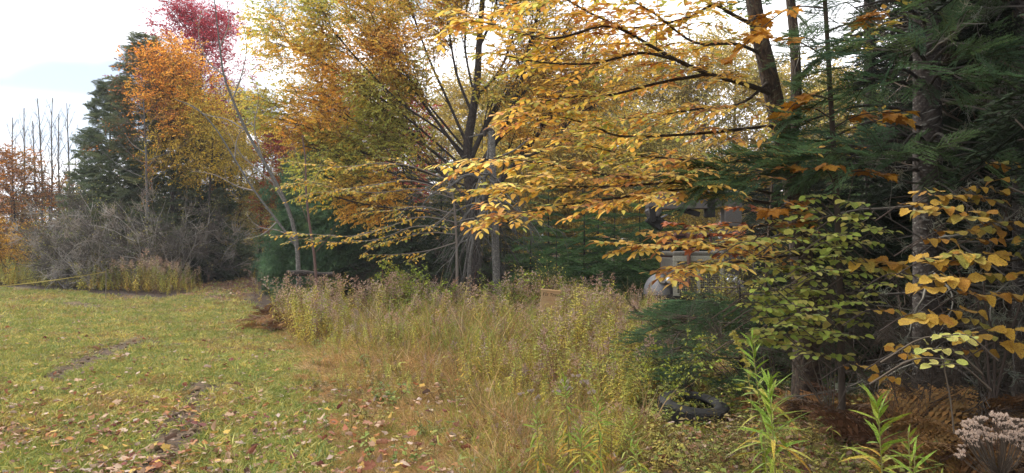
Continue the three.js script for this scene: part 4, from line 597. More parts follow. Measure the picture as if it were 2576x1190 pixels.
// ---------------------------------------------------------------- near fir on the right, with lichen on its dead twigs
{
  reseed(201); const spr = [conBough(17, 44, 0.04, 0.01, 0.15, 0.5), conBough(15, 44, 0.042, 0.01, 0.28, 0.55)], gs = ['#567246', '#628052', '#4a663e', '#6c8858', '#547050'].map((h) => col(h, 0.95));
  const lich = (() => { const b = new GB(); for (let k = 0; k < 26; k++) b.tube(crooked(rdir().multiplyScalar(0.03), rdir(-0.5), R(0.04, 0.1), 4, 0.6), () => 0.0018, 3, vary(one, 0.25)); return b.geo(); })();
  const make = (name, px, d, r, lean, label, boughs, dead, nl) => {
    const base = atX(px, d), t = thing(name, base, label, 'tree'), b = new GB(), pts = []; for (let k = 0; k <= 8; k++) pts.push(V(lean * k * 0.1, -0.2 + 1.7 * k, 0.03 * noise(k, px)));
    b.tube(new THREE.CatmullRomCurve3(pts).getPoints(40), (q) => lerp(r, r * 0.3, q) * (1 + 0.35 * Math.exp(-q * 60)), 16, one, 0.7); put('trunk', b.geo(), nl ? M.fir_bark : M.dark_bark, t);
    const cv = new THREE.CatmullRomCurve3(pts), ins = spr.map((g) => new Inst(g, M.needle)), lc = new Inst(lich, M.dry);
    for (const [x, y, dd, n, sp, dir, sz] of boughs) { // a limb from the trunk to the place, ending in sprays
      const tip = W(x, y, dd).sub(base), q = clamp((tip.y + 0.25 + 0.2) / 13.8, 0.01, 0.9), p0 = cv.getPoint(q), mid = p0.clone().lerp(tip, 0.5).add(V(0, 0.12, 0)), ln = smoothLine([p0, mid, tip], 10), lb = new GB();
      lb.tube(ln, (k) => lerp(0.02, 0.007, k), 5, one, 0.3); put('limb', lb.geo(), M.fir_bark, t);
      for (let k = 0; k < n * 1.6; k++) { const o = tip.clone().add(V(R(-sp, sp), R(-sp * 0.35, sp * 0.35), R(-0.25, 0.25))), dv = V(dir, R(-0.3, 0.1), R(-0.2, 0.6)).addScaledVector(rdir(), 0.6); ins[k % 2].add(basis(o, dv, V(R(-0.4, 0.4), 1, R(-0.2, 0.5)), sz * R(0.5, 1.05)), vary(pick(gs), 0.32, 0.12)); }
    }
    for (let k = 0; k < dead; k++) {
      const y = R(0.5, 4.2), p = cv.getPoint((y + 0.2) / 13.8), a = R(-0.2, 3.4), lb = new GB(), ln = crooked(p, V(Math.cos(a), R(-0.3, 0.15), Math.sin(a) * 0.8), R(0.6, 1.7), 7, 0.16, -0.1), c = col(pick(['#6a645c', '#55504a', '#7a766c']));
      lb.tube(ln, (q) => lerp(0.013, 0.004, q), 5, c); const lv = new THREE.CatmullRomCurve3(ln);
      for (let j = 0; j < 7; j++) { const q = R(0.25, 0.98), s = crooked(lv.getPoint(q), lv.getTangent(q).addScaledVector(rdir(), 0.9), R(0.15, 0.5), 5, 0.25); lb.tube(s, (e) => lerp(0.005, 0.002, e), 4, c); if (nl && rnd() < 0.6) lc.add(new THREE.Matrix4().compose(pick(s), new THREE.Quaternion().random ? new THREE.Quaternion().setFromEuler(new THREE.Euler(R(0, 6), R(0, 6), R(0, 6))) : new THREE.Quaternion(), V(1, 1, 1).multiplyScalar(R(0.5, 1.1))), vary(col(pick(['#8d917c', '#9a9c88', '#7d8270'])), 0.15)); }
      put('dead_branch', lb.geo(), M.wood, t);
    }
    const up = new Inst(SPRIG.spruce[0], M.needle); for (let k = 0; k < (nl ? 150 : 0); k++) { const y = R(nl ? 5.0 : 3.8, 13), l = 2.5 * (1 - y / 14.5) * R(0.5, 1) + 0.3, a = R(0, 6.283), p = cv.getPoint((y + 0.2) / 13.8).add(flat(a).multiplyScalar(rnd() < 0.5 ? l * 0.5 : 0)); up.add(basis(p, flat(a).add(V(0, R(-0.4, 0), 0)), V(0, 1, 0), Math.min(1.5, l)), vary(pick(gs), 0.2)); } if (nl) up.build('crown', t);
    ins.forEach((o) => o.build('foliage', t)); lc.build('lichen', t);
  };
  make('fir', 2335, 7.2, 0.145, 0.0, 'grey barked fir with pale patches and lichen hanging on its dead twigs', [
    [2080, 350, 6.4, 5, 0.25, -0.9, 0.46], [1990, 400, 6.4, 9, 0.28, -0.9, 0.48], [1900, 420, 6.4, 9, 0.25, -0.9, 0.48], [1830, 440, 6.4, 6, 0.20, -0.9, 0.46], [1790, 470, 6.4, 7, 0.18, -0.8, 0.39], [2050, 420, 6.5, 7, 0.31, -0.8, 0.46], [2110, 385, 6.4, 6, 0.25, -0.8, 0.44],
    [2140, 90, 6.0, 7, 0.28, -0.8, 0.44], [2230, 120, 5.9, 7, 0.28, -0.5, 0.44], [2200, 200, 6.0, 7, 0.31, -0.7, 0.41], [2090, 230, 6.2, 5, 0.25, -0.8, 0.41], [2010, 310, 6.4, 5, 0.19, -0.8, 0.39], [2130, 400, 6.1, 6, 0.28, -0.8, 0.41], [2260, 380, 6.0, 7, 0.28, -0.4, 0.41], [2400, 380, 6.0, 6, 0.25, 0.7, 0.41], [2470, 120, 5.7, 8, 0.25, 0.6, 0.41], [2420, 200, 5.9, 7, 0.25, 0.7, 0.41], [2530, 420, 5.9, 4, 0.22, 0.7, 0.39], [2300, 30, 5.9, 7, 0.31, -0.2, 0.44], [2150, 20, 6.2, 6, 0.31, -0.7, 0.41], [2050, 130, 6.8, 5, 0.28, -0.8, 0.41]], 40, 1);
  make('fir', 2585, 7.0, 0.13, 0.0, 'dark fir trunk at the right edge with a tangle of dead branches', [[2500, 60, 6.8, 6, 0.31, -0.6, 0.46], [2560, 250, 6.6, 5, 0.25, -0.4, 0.41], [2450, 20, 6.9, 6, 0.31, -0.7, 0.46]], 34, 1);
  make('fir', 2190, 10.6, 0.1, 0.03, 'thin dark fir standing between the twin stems and the grey barked fir', [[2150, 230, 9.8, 6, 0.38, -0.6, 0.57], [2230, 300, 9.8, 6, 0.38, 0.5, 0.57], [2130, 420, 9.8, 6, 0.38, -0.6, 0.57]], 26, 0);
  // low dark boughs in front of the truck
  const low = atX(1860, 8.8), lt = thing('young_fir', low, 'low dark young fir spreading in front of the parked truck', 'tree'), lo = spr.map((g) => new Inst(g, M.needle)), ls = new GB(); ls.tube([V(0, -0.1, 0), V(0.02, 0.6, 0), V(0, 1.2, 0)], (q) => lerp(0.035, 0.008, q), 7, one, 0.4); put('trunk', ls.geo(), M.dark_bark, lt);
  for (let k = 0; k < 300; k++) { const q = Math.pow(rnd(), 0.8), y = 0.1 + q * 0.95, a = R(0, 6.283), rr = (1.35 - q * 0.95) * Math.sqrt(R(0.1, 1)); lo[k % 2].add(basis(V(Math.cos(a) * rr * 1.3 - 0.1, y - rr * 0.12, Math.sin(a) * rr), V(Math.cos(a), R(-0.25, 0.2), Math.sin(a)).addScaledVector(rdir(), 0.3), V(R(-0.2, 0.2), 1, R(0, 0.3)), R(0.3, 0.55)), vary(col(pick(['#4a6640', '#405a38', '#56744a']), 0.95), 0.2)); }
  for (let k = 0; k < 14; k++) { const a = k * 2.4, b = new GB(), y = 0.2 + k * 0.08; b.tube(crooked(V(0, y, 0), flat(a), 1.2 - k * 0.06, 5, 0.08), (q) => lerp(0.012, 0.004, q), 4, col('#4a4036')); put('limb', b.geo(), M.wood, lt); }
  lo.forEach((o) => o.build('foliage', lt));
}
// ---------------------------------------------------------------- leafy shrubs on the right, every leaf a piece
function leafShrub(o) { // o.sprays: [px, py, depth, leaves, size, turn]
  reseed(o.seed); const base = o.base, t = thing(o.name, base, o.label, 'shrub'), mats = leafMats(o.cols, 0.9, 0.4), geos = leafGeos(o.leaves), list = [], tw = new GB();
  for (const p of o.stems) { const b = new GB(); b.tube(localLine(p, base, o.d, 16), (q) => lerp(o.r ?? 0.009, 0.003, q), 6, col(o.stemCol)); put('stem', b.geo(), M.wood, t); }
  for (const [x, y, d, n, size, turn = -1, from] of o.sprays) {
    const tip = W(x, y, d).sub(base), src = from ? W(...from).sub(base) : tip.clone().add(V(-turn * 0.3, -0.12, -0.1)), ln = smoothLine([src, src.clone().lerp(tip, 0.55).add(V(0, 0.05, 0)), tip], 8), cv = new THREE.CatmullRomCurve3(ln); tw.tube(ln, (q) => lerp(0.005, 0.002, q), 4, col(o.stemCol));
    for (let k = 0; k < n; k++) { const q = 0.35 + 0.65 * (k + 1) / n, p = cv.getPoint(q), tn = cv.getTangent(q), side = V().crossVectors(tn, V(0, 1, 0)).normalize(), s = k % 2 ? 1 : -1, dir = (k === n - 1 ? tn : tn.clone().multiplyScalar(0.5).addScaledVector(side, s)).clone().add(V(R(-0.2, 0.2), R(-0.5, 0.1), R(-0.1, 0.5))), stalk = p.clone().addScaledVector(dir.clone().normalize(), size * 0.3), sz = size * R(0.7, 1.2); tw.tube([p, stalk], () => 0.0013, 3, col(o.stemCol)); list.push({ m: basis(stalk, dir, V(R(-0.35, 0.35), 1, R(0.1, 0.9)), sz), s: sz / d, g: Math.floor(rnd() * 9), c: Math.floor(rnd() * mats.length) }); }
  }
  put('twig', tw.geo(), M.wood, t, 'stuff'); plantLeaves(t, list, geos, mats, 300);
}
leafShrub({ name: 'yellow_leaved_shrub', seed: 221, d: 5.5, base: atX(2500, 5.6), r: 0.011, label: 'shrub with large yellow leaves at the right edge before the dark firs', stemCol: '#3f352e', cols: ['#dab444', '#d2ac42', '#c8a444', '#d8b64c', '#b4a446', '#a8a84c', '#c8963a'], leaves: LEAF.toothed,
  stems: [[[2490, 1000], [2480, 850], [2460, 760], [2420, 700], [2390, 640], [2330, 560]], [[2500, 1000], [2500, 860], [2475, 740], [2490, 640], [2530, 540], [2560, 430]], [[2496, 1000], [2440, 880], [2380, 800], [2340, 700], [2290, 620]], [[2505, 1000], [2540, 850], [2580, 720], [2600, 600]]],
  sprays: [[2480, 470, 5.5, 5, 0.067, 1], [2540, 410, 5.5, 6, 0.067, 1], [2310, 480, 5.3, 5, 0.082, -1], [2400, 490, 5.3, 6, 0.077, 1], [2450, 490, 5.5, 6, 0.077, 1], [2510, 500, 5.5, 7, 0.082, 1], [2560, 480, 5.5, 5, 0.077, 1], [2290, 530, 5.2, 7, 0.086, -1], [2350, 520, 5.2, 7, 0.086, -1], [2420, 545, 5.2, 8, 0.096, -1], [2490, 530, 5.3, 7, 0.082, 1], [2540, 560, 5.3, 7, 0.086, 1], [2500, 600, 5.3, 5, 0.077, 1], [2420, 580, 5.2, 5, 0.086, 1], [2310, 650, 5.0, 7, 0.096, -1], [2400, 640, 5.0, 8, 0.100, -1], [2470, 650, 5.0, 8, 0.106, 1], [2350, 700, 4.9, 8, 0.100, -1], [2420, 700, 5.0, 8, 0.100, 1], [2540, 640, 5.3, 6, 0.096, 1], [2310, 720, 4.9, 5, 0.096, -1], [2480, 740, 5.0, 7, 0.096, 1], [2560, 740, 5.2, 6, 0.096, 1], [2300, 800, 4.9, 6, 0.091, -1], [2350, 790, 4.9, 6, 0.091, 1], [2440, 840, 4.9, 6, 0.091, -1], [2540, 830, 5.0, 6, 0.096, 1], [2570, 860, 5.0, 6, 0.096, 1], [2220, 660, 5.8, 9, 0.106, -1], [2160, 660, 5.8, 7, 0.096, -1], [2255, 672, 5.8, 6, 0.096, 1], [2250, 870, 5.3, 5, 0.077, -1], [2210, 950, 5.6, 5, 0.077, -1], [2310, 890, 5.0, 5, 0.067, 1], [2180, 920, 5.6, 5, 0.072, 1], [2330, 510, 5.3, 6, 0.075, 1], [2460, 575, 5.3, 6, 0.079, -1], [2380, 600, 5.2, 5, 0.075, 1], [2520, 690, 5.2, 6, 0.084, 1], [2450, 780, 5.2, 6, 0.084, 1], [2370, 660, 5.1, 6, 0.088, 1], [2500, 450, 5.5, 5, 0.070, -1], [2570, 600, 5.3, 5, 0.079, -1], [2560, 690, 5.3, 5, 0.079, -1], [2290, 690, 5.2, 5, 0.079, 1], [2400, 800, 5.2, 5, 0.075, -1], [2240, 780, 5.5, 5, 0.070, 1], [2480, 880, 5.2, 4, 0.070, 1]] });
{
  reseed(229); const sp = []; for (let k = 0; k < 165; k++) { const rows = [[1990, 660, 130, 90], [2010, 790, 110, 60], [2060, 820, 150, 80], [1960, 800, 80, 60], [2060, 560, 120, 70], [2100, 800, 90, 60], [1960, 740, 70, 70], [2170, 600, 120, 90], [2110, 700, 150, 120]], [x, y, a, b] = pick(rows); sp.push([x + R(-a, a), y + R(-b, b), R(5.6, 6.5), 5 + Math.floor(rnd() * 5), R(0.056, 0.08), rnd() < 0.6 ? -1 : 1]); }
  leafShrub({ name: 'green_leaved_shrub', seed: 222, d: 6.2, base: atX(2090, 6.3), r: 0.006, label: 'loose shrub with pale yellow-green oval leaves below the fir boughs', stemCol: '#463c32', cols: ['#aab850', '#9aae48', '#bcc05a', '#8ea044', '#b2b252', '#c4ba62'], leaves: LEAF.round,
    stems: [[[2090, 1040], [2070, 850], [2040, 700], [2060, 560], [2120, 470]], [[2085, 1040], [2030, 880], [1970, 760], [1930, 680]], [[2095, 1040], [2110, 850], [2150, 700], [2200, 590]], [[2100, 1040], [2170, 900], [2240, 820], [2270, 760]], [[2080, 1040], [2000, 900], [1930, 830]], [[2092, 1040], [2090, 820], [2100, 640], [2130, 520], [2150, 430]], [[2088, 1040], [2060, 900], [2090, 760], [2060, 640]], [[2086, 1040], [2000, 920], [1960, 830], [1990, 720]]], sprays: sp });
  leafShrub({ name: 'pale_leaved_sprout', seed: 223, d: 3.3, base: atX(2380, 3.35), r: 0.0035, label: 'small sprout with pale green paired leaves below the large yellow leaves', stemCol: '#4a4034', cols: ['#b5b860', '#a8b456', '#c2bd6a'], leaves: LEAF.round, stems: [[[2400, 1090], [2390, 1000], [2375, 920], [2370, 870]]], sprays: [[2330, 880, 3.3, 6, 0.055, -1], [2370, 845, 3.3, 7, 0.055, -1], [2420, 850, 3.3, 6, 0.055, 1], [2350, 920, 3.25, 5, 0.05, -1], [2395, 905, 3.25, 4, 0.05, 1]] });
}
shrub({ name: 'green_bush', pos: atX(1045, 15.5), seed: 31, px: 1045, d: 15.5, h: 1.15, stems: 9, r: 0.012, open: 0.7, n: 260, s: 0.7, cols: ['#93a03c', '#86963c', '#a3a842'], sprig: 'mid', label: 'yellow-green bush at the back edge of the meadow before the dark spruces' });
shrub({ name: 'green_bush', pos: atX(1300, 15.2), seed: 32, px: 1300, d: 15.2, h: 0.95, stems: 6, r: 0.01, open: 0.7, n: 70, s: 0.6, cols: ['#93a03c', '#86963c', '#a3a842'], label: 'small green bush right of the dead snag' });
shrub({ name: 'yellow_leaved_sapling', pos: atX(1385, 15.4), seed: 33, px: 1385, d: 15.4, h: 1.6, stems: 4, r: 0.01, open: 0.35, n: 60, s: 0.75, cols: ['#b5ae44', '#c2b34a', '#a0a040'], sprig: 'sparse', label: 'thin sapling with scattered yellow-green leaves before the young firs' });
shrub({ name: 'green_bush', pos: atX(1675, 7.6), seed: 34, px: 1675, d: 7.6, h: 0.62, stems: 6, r: 0.006, open: 0.7, n: 46, s: 0.55, cols: ['#98a440', '#a8b04a', '#8a963c'], label: 'little yellow-green bush at the left foot of the low young fir' });
shrub({ name: 'green_bush', pos: atX(1805, 13.2), seed: 35, px: 1805, d: 13.2, h: 1.15, stems: 7, r: 0.01, open: 0.6, n: 240, s: 0.8, cols: ['#b5ae4c', '#a8a848', '#c8b04a'], sprig: 'sparse', label: 'yellow-green bush in front of the truck grille' });
[[2180, 7.4, 'bare brown shrub behind the pale green leaves'], [2290, 6.3, 'bare twiggy shrub in front of the grey barked fir'], [2440, 6.6, 'bare twiggy shrub behind the large yellow leaves'], [1960, 7.6, 'bare twiggy shrub right of the low young fir'], [2560, 6.8, 'dark bare shrub at the right edge']].forEach(([px, d, label], k) => shrub({ name: 'bare_shrub', px, d, h: 1.35, stems: 10, r: 0.007, open: 0.7, wob: 0.28, kids: 7, depth: 1, stemCol: '#40362e', tw: 34, tws: 0.6, twig: 'fineTwig', twCol: '#463c33', label }));
// ---------------------------------------------------------------- goldenrods and other weeds of the meadow
function weedParts(o) { // stem, leaves, plume of one plant of height h
  const h = o.h, st = new GB(), lf = new GB(), pl = new GB(), line = crooked(V(), V(R(-0.12, 0.12), 1, R(-0.12, 0.12)), h, 5, 0.05), cv = new THREE.CatmullRomCurve3(line);
  st.tube(line, (q) => lerp(0.0045, 0.002, q), 4, o.stem);
  const n = o.n, bare = o.bare ?? 0.12;
  for (let k = 0; k < n; k++) {
    const q = bare + (1 - bare) * k / n, a = k * 2.4 + R(-0.3, 0.3), dir = flat(a).add(V(0, lerp(-0.35, 0.9, q) + R(-0.2, 0.2), 0)), s = o.leaf * R(0.7, 1.15) * (1.1 - 0.65 * q * q);
    lf.add(pick(LEAF.lance), basis(cv.getPoint(q), dir, V(0, 1, 0).addScaledVector(rdir(), 0.4), s, s * (o.wide ?? 1.25)), vary(mixc(o.low, o.top, clamp(q * 1.25 - 0.15 + R(-0.15, 0.15), 0, 1)), 0.18, 0.08));
  }
  if (o.plume) for (let k = 0; k < 9; k++) {
    const q = 0.78 + 0.22 * k / 9, a = k * 2.4, ln = crooked(cv.getPoint(Math.min(1, q)), flat(a).add(V(0, 0.7, 0)), (0.15 - 0.009 * k) * h * R(0.6, 1.1), 4, 0.15, -0.35), c2 = new THREE.CatmullRomCurve3(ln);
    st.tube(ln, () => 0.0013, 3, o.stem);
    for (let g = 0; g < 10; g++) { const p = c2.getPoint(R(0.25, 1)).addScaledVector(rdir(), 0.011), d = rdir(0.5), e = V().crossVectors(d, rdir()).normalize().multiplyScalar(0.008); pl.tri(p.clone().add(e), p.clone().sub(e), p.clone().addScaledVector(d, 0.022), vary(o.plume, 0.22)); }
  }
  return [st, lf, pl];
}
reseed(301);
const GR = { g: col('#8a9440'), y: col('#b2a844'), o: col('#b8983c'), b: col('#6d5138'), d: col('#6a4030'), p: col('#a68c7c'), p2: col('#b8a08e'), s: col('#6a4f3a'), sg: col('#77703a') };
const KINDS = [
  { h: 0.95, n: 44, leaf: 0.1, low: GR.b, top: GR.g, stem: GR.s, plume: GR.p }, { h: 0.95, n: 46, leaf: 0.095, low: GR.o, top: GR.y, stem: GR.s, plume: GR.p2 }, { h: 0.9, n: 34, leaf: 0.085, low: GR.d, top: GR.b, stem: GR.s, plume: GR.p, bare: 0.2 },
  { h: 0.8, n: 48, leaf: 0.09, low: GR.o, top: GR.y, stem: GR.sg }, { h: 0.75, n: 50, leaf: 0.1, low: GR.y, top: GR.g, stem: GR.sg }, { h: 0.85, n: 22, leaf: 0.07, low: GR.d, top: GR.d, stem: GR.d, bare: 0.3 },
];
const LBL = ['goldenrod with a greyish seed plume and green upper leaves in the weedy meadow', 'yellowing goldenrod with a pale seed plume in the weedy meadow', 'withered brown goldenrod with a grey plume in the weedy meadow', 'yellow leaved goldenrod without a plume in the weedy meadow', 'green leaved goldenrod without a plume in the weedy meadow', 'dead dark brown weed stalk in the meadow'];
const parts = KINDS.map((k) => weedParts(k).map((g) => (g.empty ? null : g.geo())));
const merged = KINDS.map((_, i) => { const g = mergeGeometries(parts[i].filter(Boolean)); return new Inst(g, M.grass); });
const weedSpots = [];
function weedHeight(x, z, d, px) {
  const n = 0.5 + 0.95 * clamp(0.5 + fbm(x * 0.75, z * 0.75, 6, 3), 0, 1) * R(0.8, 1.15); const rt = smooth(px + 160 * noise(x, 2, z), 1120, 1500); let h = lerp(lerp(lerp(0.26, 0.42, smooth(d, 7, 10)), lerp(0.36, 0.68, smooth(d, 5.5, 9)), rt), 0.72, smooth(d, 10.5, 15.5));
  if (px < 760 && d > 9) h *= lerp(0.6, 1, smooth(px, 640, 760)); h *= lerp(lerp(0.35, 1, smooth(edgeDist(x, z), 0, 1.8)), 1, smooth(d, 11, 13.5)); if (px > 1540 && d > 9) h = Math.min(h, 0.6); return h * n;
}
spread(4200, 5.2, 17.8, 0.72, (x, z, d) => {
  if (zone(x, z) !== 'meadow' || Math.hypot(x - TIRE.x, z - TIRE.z) < 0.6) return false; const px = pxOf(x, z); if (jitterIn(LAWN, x - 0.25, z, 0.2)) return false;
  const dens = lerp(lerp(0.48, 0.75, smooth(px + 160 * noise(x, 2, z), 1120, 1500)), 1, smooth(d, 8.5, 11.5)) * (d < 18 ? (d < 11 ? 0.5 : 0.62) + clamp(fbm(x * 0.9, z * 0.9, 2, 2) + 0.4, 0, 0.8) : 1); if (rnd() > dens) return false;
  const h = weedHeight(x, z, d, px), back = d > 11.5 ? 1 : 0, u = rnd(), patch = noise(x * 0.6, 8, z * 0.6);
  const k = px < 900 && d > 11 ? (u < 0.16 ? 2 : u < 0.28 ? 0 : u < 0.4 ? 1 : u < 0.55 ? 5 : u < 0.8 ? 3 : 4) : d > 14 ? (u < 0.22 ? 0 : u < 0.42 ? 1 : u < 0.62 ? 2 : u < 0.76 ? 3 : u < 0.92 ? 4 : 5) : back ? (u < 0.1 ? 0 : u < 0.2 ? 1 : u < 0.36 ? 2 : u < 0.64 ? 3 : u < 0.88 ? 4 : 5) : (u < 0.05 ? 1 : u < 0.22 ? 2 : u < (patch > 0 ? 0.66 : 0.5) ? 3 : u < 0.86 ? 4 : 5);
  weedSpots.push({ x, z, k, s: h / KINDS[k].h * R(0.8, 1.15), seen: h / d }); return true;
});
// weeds along the left edge of the clearing, in front of the grey thicket
for (let n = 0, guard = 0; n < 900 && guard < 9000; guard++) { const px = R(-160, 445), py = lerp(721, 747, smooth(px, 0, 440)) - R(-1, 9), p = G(px, py); if (zone(p.x, p.z) === 'lawn') continue; n++; const u = rnd(), k = px > 230 ? (u < 0.22 ? 0 : u < 0.36 ? 2 : u < 0.5 ? 1 : u < 0.6 ? 5 : u < 0.75 ? 3 : 4) : (u < 0.6 ? 4 : u < 0.86 ? 3 : 5); weedSpots.push({ x: p.x + R(-0.3, 0.3), z: p.z - R(0, 2.5), k, s: 1.3 * lerp(0.4, 1, smooth(445 - px, 0, 110)) * (0.75 + 0.5 * clamp(0.5 + noise(p.x * 0.9, 3, p.z * 0.9), 0, 1)) * R(0.7, 1.15), seen: 0.02 }); }
for (let n = 0; n < 46; n++) { const p = atX(R(690, 850), R(15.2, 16.8)); weedSpots.push({ x: p.x, z: p.z, k: pick([0, 1, 3, 4, 2]), s: R(0.85, 1.2), seen: 0.02 }); }
for (let n = 0; n < 130; n++) { const p = G(R(625, 760), R(700, 770)); const k = pick([0, 1, 3, 2, 2]); weedSpots.push({ x: p.x, z: p.z - R(0, 1.5), k, s: R(0.5, 1.0), seen: 0.03 }); }
weedSpots.sort((a, b) => b.seen - a.seen);
const protos = [];
weedSpots.forEach((w, i) => {
  const m = new THREE.Matrix4().compose(V(w.x, H(w.x, w.z) - 0.01, w.z), new THREE.Quaternion().setFromEuler(new THREE.Euler(R(-0.3, 0.3), R(0, 6.283), R(-0.3, 0.3), 'YXZ')), V(w.s, w.s, w.s));
  if (i >= 270) { merged[w.k].add(m, vary(one, 0.22, 0.1)); return; }
  let o = protos[w.k];
  if (!o) { o = protos[w.k] = thing(w.k === 5 ? 'dead_weed' : 'goldenrod', V(), LBL[w.k], w.k === 5 ? 'weed' : 'goldenrod', ['plumed green goldenrods', 'plumed yellow goldenrods', 'withered goldenrods', 'yellow goldenrods', 'green goldenrods', 'dead weed stalks'][w.k] + ' of the meadow'); parts[w.k].forEach((g, j) => g && put(['stem', 'foliage', 'plume'][j], g, [M.wood, M.grass, M.dry][j], o, j ? 'stuff' : null)); }
  else { const c = o.clone(); c.name = numbered(w.k === 5 ? 'dead_weed' : 'goldenrod'); scene.add(c); o = c; }
  m.decompose(o.position, o.quaternion, o.scale);
});
merged.forEach((o, k) => tag(o.build('meadow_weeds'), ['mass of green goldenrods with grey plumes', 'mass of yellowing goldenrods with pale plumes', 'mass of withered brown goldenrods', 'mass of yellow meadow weeds', 'mass of green meadow weeds', 'mass of dead dark stalks in the meadow'][k], 'weeds'));
{ // ground herbs of the lower right and between the grasses
  reseed(311); const herb = [0, 1, 2].map((v) => { const b = new GB(); for (let s = 0; s < 5; s++) { const a = R(0, 6.283), p = crooked(V(R(-0.05, 0.05), 0, R(-0.05, 0.05)), flat(a).multiplyScalar(R(0.2, 0.8)).add(V(0, 1, 0)), R(0.1, 0.26), 3, 0.15), cv = new THREE.CatmullRomCurve3(p); b.tube(p, () => 0.0015, 3, [0.5, 0.4, 0.3]); for (let k = 0; k < 9; k++) { const q = R(0.2, 1), s2 = R(0.02, 0.042) * (v === 2 ? 1.2 : v ? 0.8 : 1.7); b.add(v ? LEAF.small : LEAF.lance[1], basis(cv.getPoint(q), flat(R(0, 6.283)).add(V(0, R(-0.2, 0.5), 0)), V(R(-0.4, 0.4), 1, R(-0.4, 0.4)), s2), vary(one, 0.25, 0.1)); } } return new Inst(b.geo(), M.grass); });
  const hc = ['#74803a', '#868a3e', '#5f6e34', '#94924a', '#a09648', '#7d6a40'].map((h) => col(h));
  spread(760, 4.4, 13, 0.9, (x, z, d) => { const k = zone(x, z), px = pxOf(x, z); if (Math.hypot(x - TIRE.x, z - TIRE.z) < 0.12 || !(k === 'litter' && (px < 1950 || rnd() < 0.35)) && !(k === 'meadow' && rnd() < 0.22)) return false; pick(herb).add(standing(x, z, R(0.6, 1.4), 0.2), vary(pick(hc), 0.2)); return true; });
  herb.forEach((o, k) => tag(o.build('ground_herbs'), ['small round leaved herbs between the fallen leaves', 'small green herbs of the shaded ground', 'taller small leaved herbs of the shaded ground'][k], 'herbs'));
}
// ---------------------------------------------------------------- the large goldenrods close by
const ROD = leafMats(['#86aa34', '#9aae3a', '#b0b23e', '#c2b03a', '#caa436', '#7c9e3a'], 0.8, 0.4), lanceG = LEAF.lance.map((t) => { const b = new GB(); b.add(t, new THREE.Matrix4(), one); return b.geo(); });
function bigRod(px, tipY, d, label, n, size, lean = 0, seedN = 1, yellow = 0.5) {
  n = Math.round(n * 1.7);
  reseed(320 + seedN); const base = atX(px + lean, d), tip = W(px, tipY, d).sub(base), t = thing('tall_goldenrod', base, label, 'goldenrod'), ln = smoothLine([V(0, -0.03, 0), tip.clone().multiplyScalar(0.5).add(V(0.01, 0, 0.01)), tip], 14), cv = new THREE.CatmullRomCurve3(ln), b = new GB(); b.tube(ln, (q) => lerp(0.0055, 0.002, q), 7, col('#6f6a3a')); put('stem', b.geo(), M.wood, t);
  for (let k = 0; k < n; k++) { const q = 0.22 + 0.78 * Math.pow(k / n, 0.85), a = k * 2.4 + R(-0.25, 0.25), s = size * 1.38 * R(0.6, 1.15) * (q > 0.8 ? lerp(1, 0.5, (q - 0.8) / 0.2) : 1), dir = flat(a).add(V(0, lerp(0.05, 1.3, q ** 5) + R(-0.35, 0.3), 0)).addScaledVector(rdir(), 0.25), o = rnd() < 0.14 && q < 0.7 ? new THREE.Object3D() : put('leaf', lanceG[q > 0.8 ? 0 : 1 + Math.floor(rnd() * 2)], ROD[q > 0.8 ? (rnd() < 0.7 ? 0 : 1) : Math.floor(clamp(R(0, 5.99) * (0.6 + yellow * 0.8 * (1 - q)), 0, 5.99))], t); basis(cv.getPoint(q), dir, V(0, 1, 0).addScaledVector(rdir(), 0.35), s * 1.08, s * 0.95).decompose(o.position, o.quaternion, o.scale); }
}
bigRod(1890, 845, 3.5, 'tallest green goldenrod with a leafy tip in the right foreground', 46, 0.1, 60, 1, 0.2);
bigRod(1935, 955, 3.0, 'leafy goldenrod yellowing below in front of the tallest one', 58, 0.125, 20, 2, 0.75);
bigRod(2208, 1005, 2.9, 'goldenrod with long yellow-green leaves right of the tallest one', 50, 0.12, 10, 3, 0.8);
bigRod(2285, 1085, 3.0, 'short goldenrod beside the pale flower heads', 26, 0.08, 0, 4, 0.4);
bigRod(2300, 1140, 2.7, 'low yellow goldenrod at the bottom edge', 26, 0.1, -10, 5, 0.9);
bigRod(1420, 950, 5.2, 'slim green goldenrod in the middle foreground', 40, 0.085, 10, 6, 0.5); bigRod(1500, 1010, 5.0, 'slim yellowing goldenrod in the middle foreground', 36, 0.08, 10, 7, 0.8); bigRod(1350, 1040, 5.0, 'low goldenrod left of the slim ones in the middle foreground', 34, 0.08, 0, 8, 0.6); bigRod(1460, 1085, 4.6, 'broad leaved goldenrod at the bottom middle edge', 38, 0.085, 0, 9, 0.8); bigRod(1590, 1060, 5.0, 'green goldenrod just left of the old tire', 30, 0.075, 0, 10, 0.3); bigRod(1600, 1120, 4.6, 'small green goldenrod below the old tire', 26, 0.07, 0, 11, 0.3);
{ // withering seed stalk by the tallest goldenrod
  const base = atX(1870, 3.7), t = thing('seed_stalk', base, 'thin yellowish seed stalk leaning left beside the tallest goldenrod', 'weed'), ln = smoothLine([V(0.06, 0, 0), W(1880, 930, 3.7).sub(base), W(1842, 830, 3.7).sub(base)], 12), cv = new THREE.CatmullRomCurve3(ln), b = new GB(), s = new GB(); b.tube(ln, (q) => lerp(0.003, 0.0012, q), 5, col('#7d7040'));
  for (let k = 0; k < 90; k++) { const q = R(0.4, 1); s.add(LEAF.small, basis(cv.getPoint(q), rdir(), rdir(), R(0.012, 0.03)), vary(col('#9a9040'), 0.25)); } put('stem', b.geo(), M.wood, t); put('seed_head', s.geo(), M.grass, t, 'stuff');
}
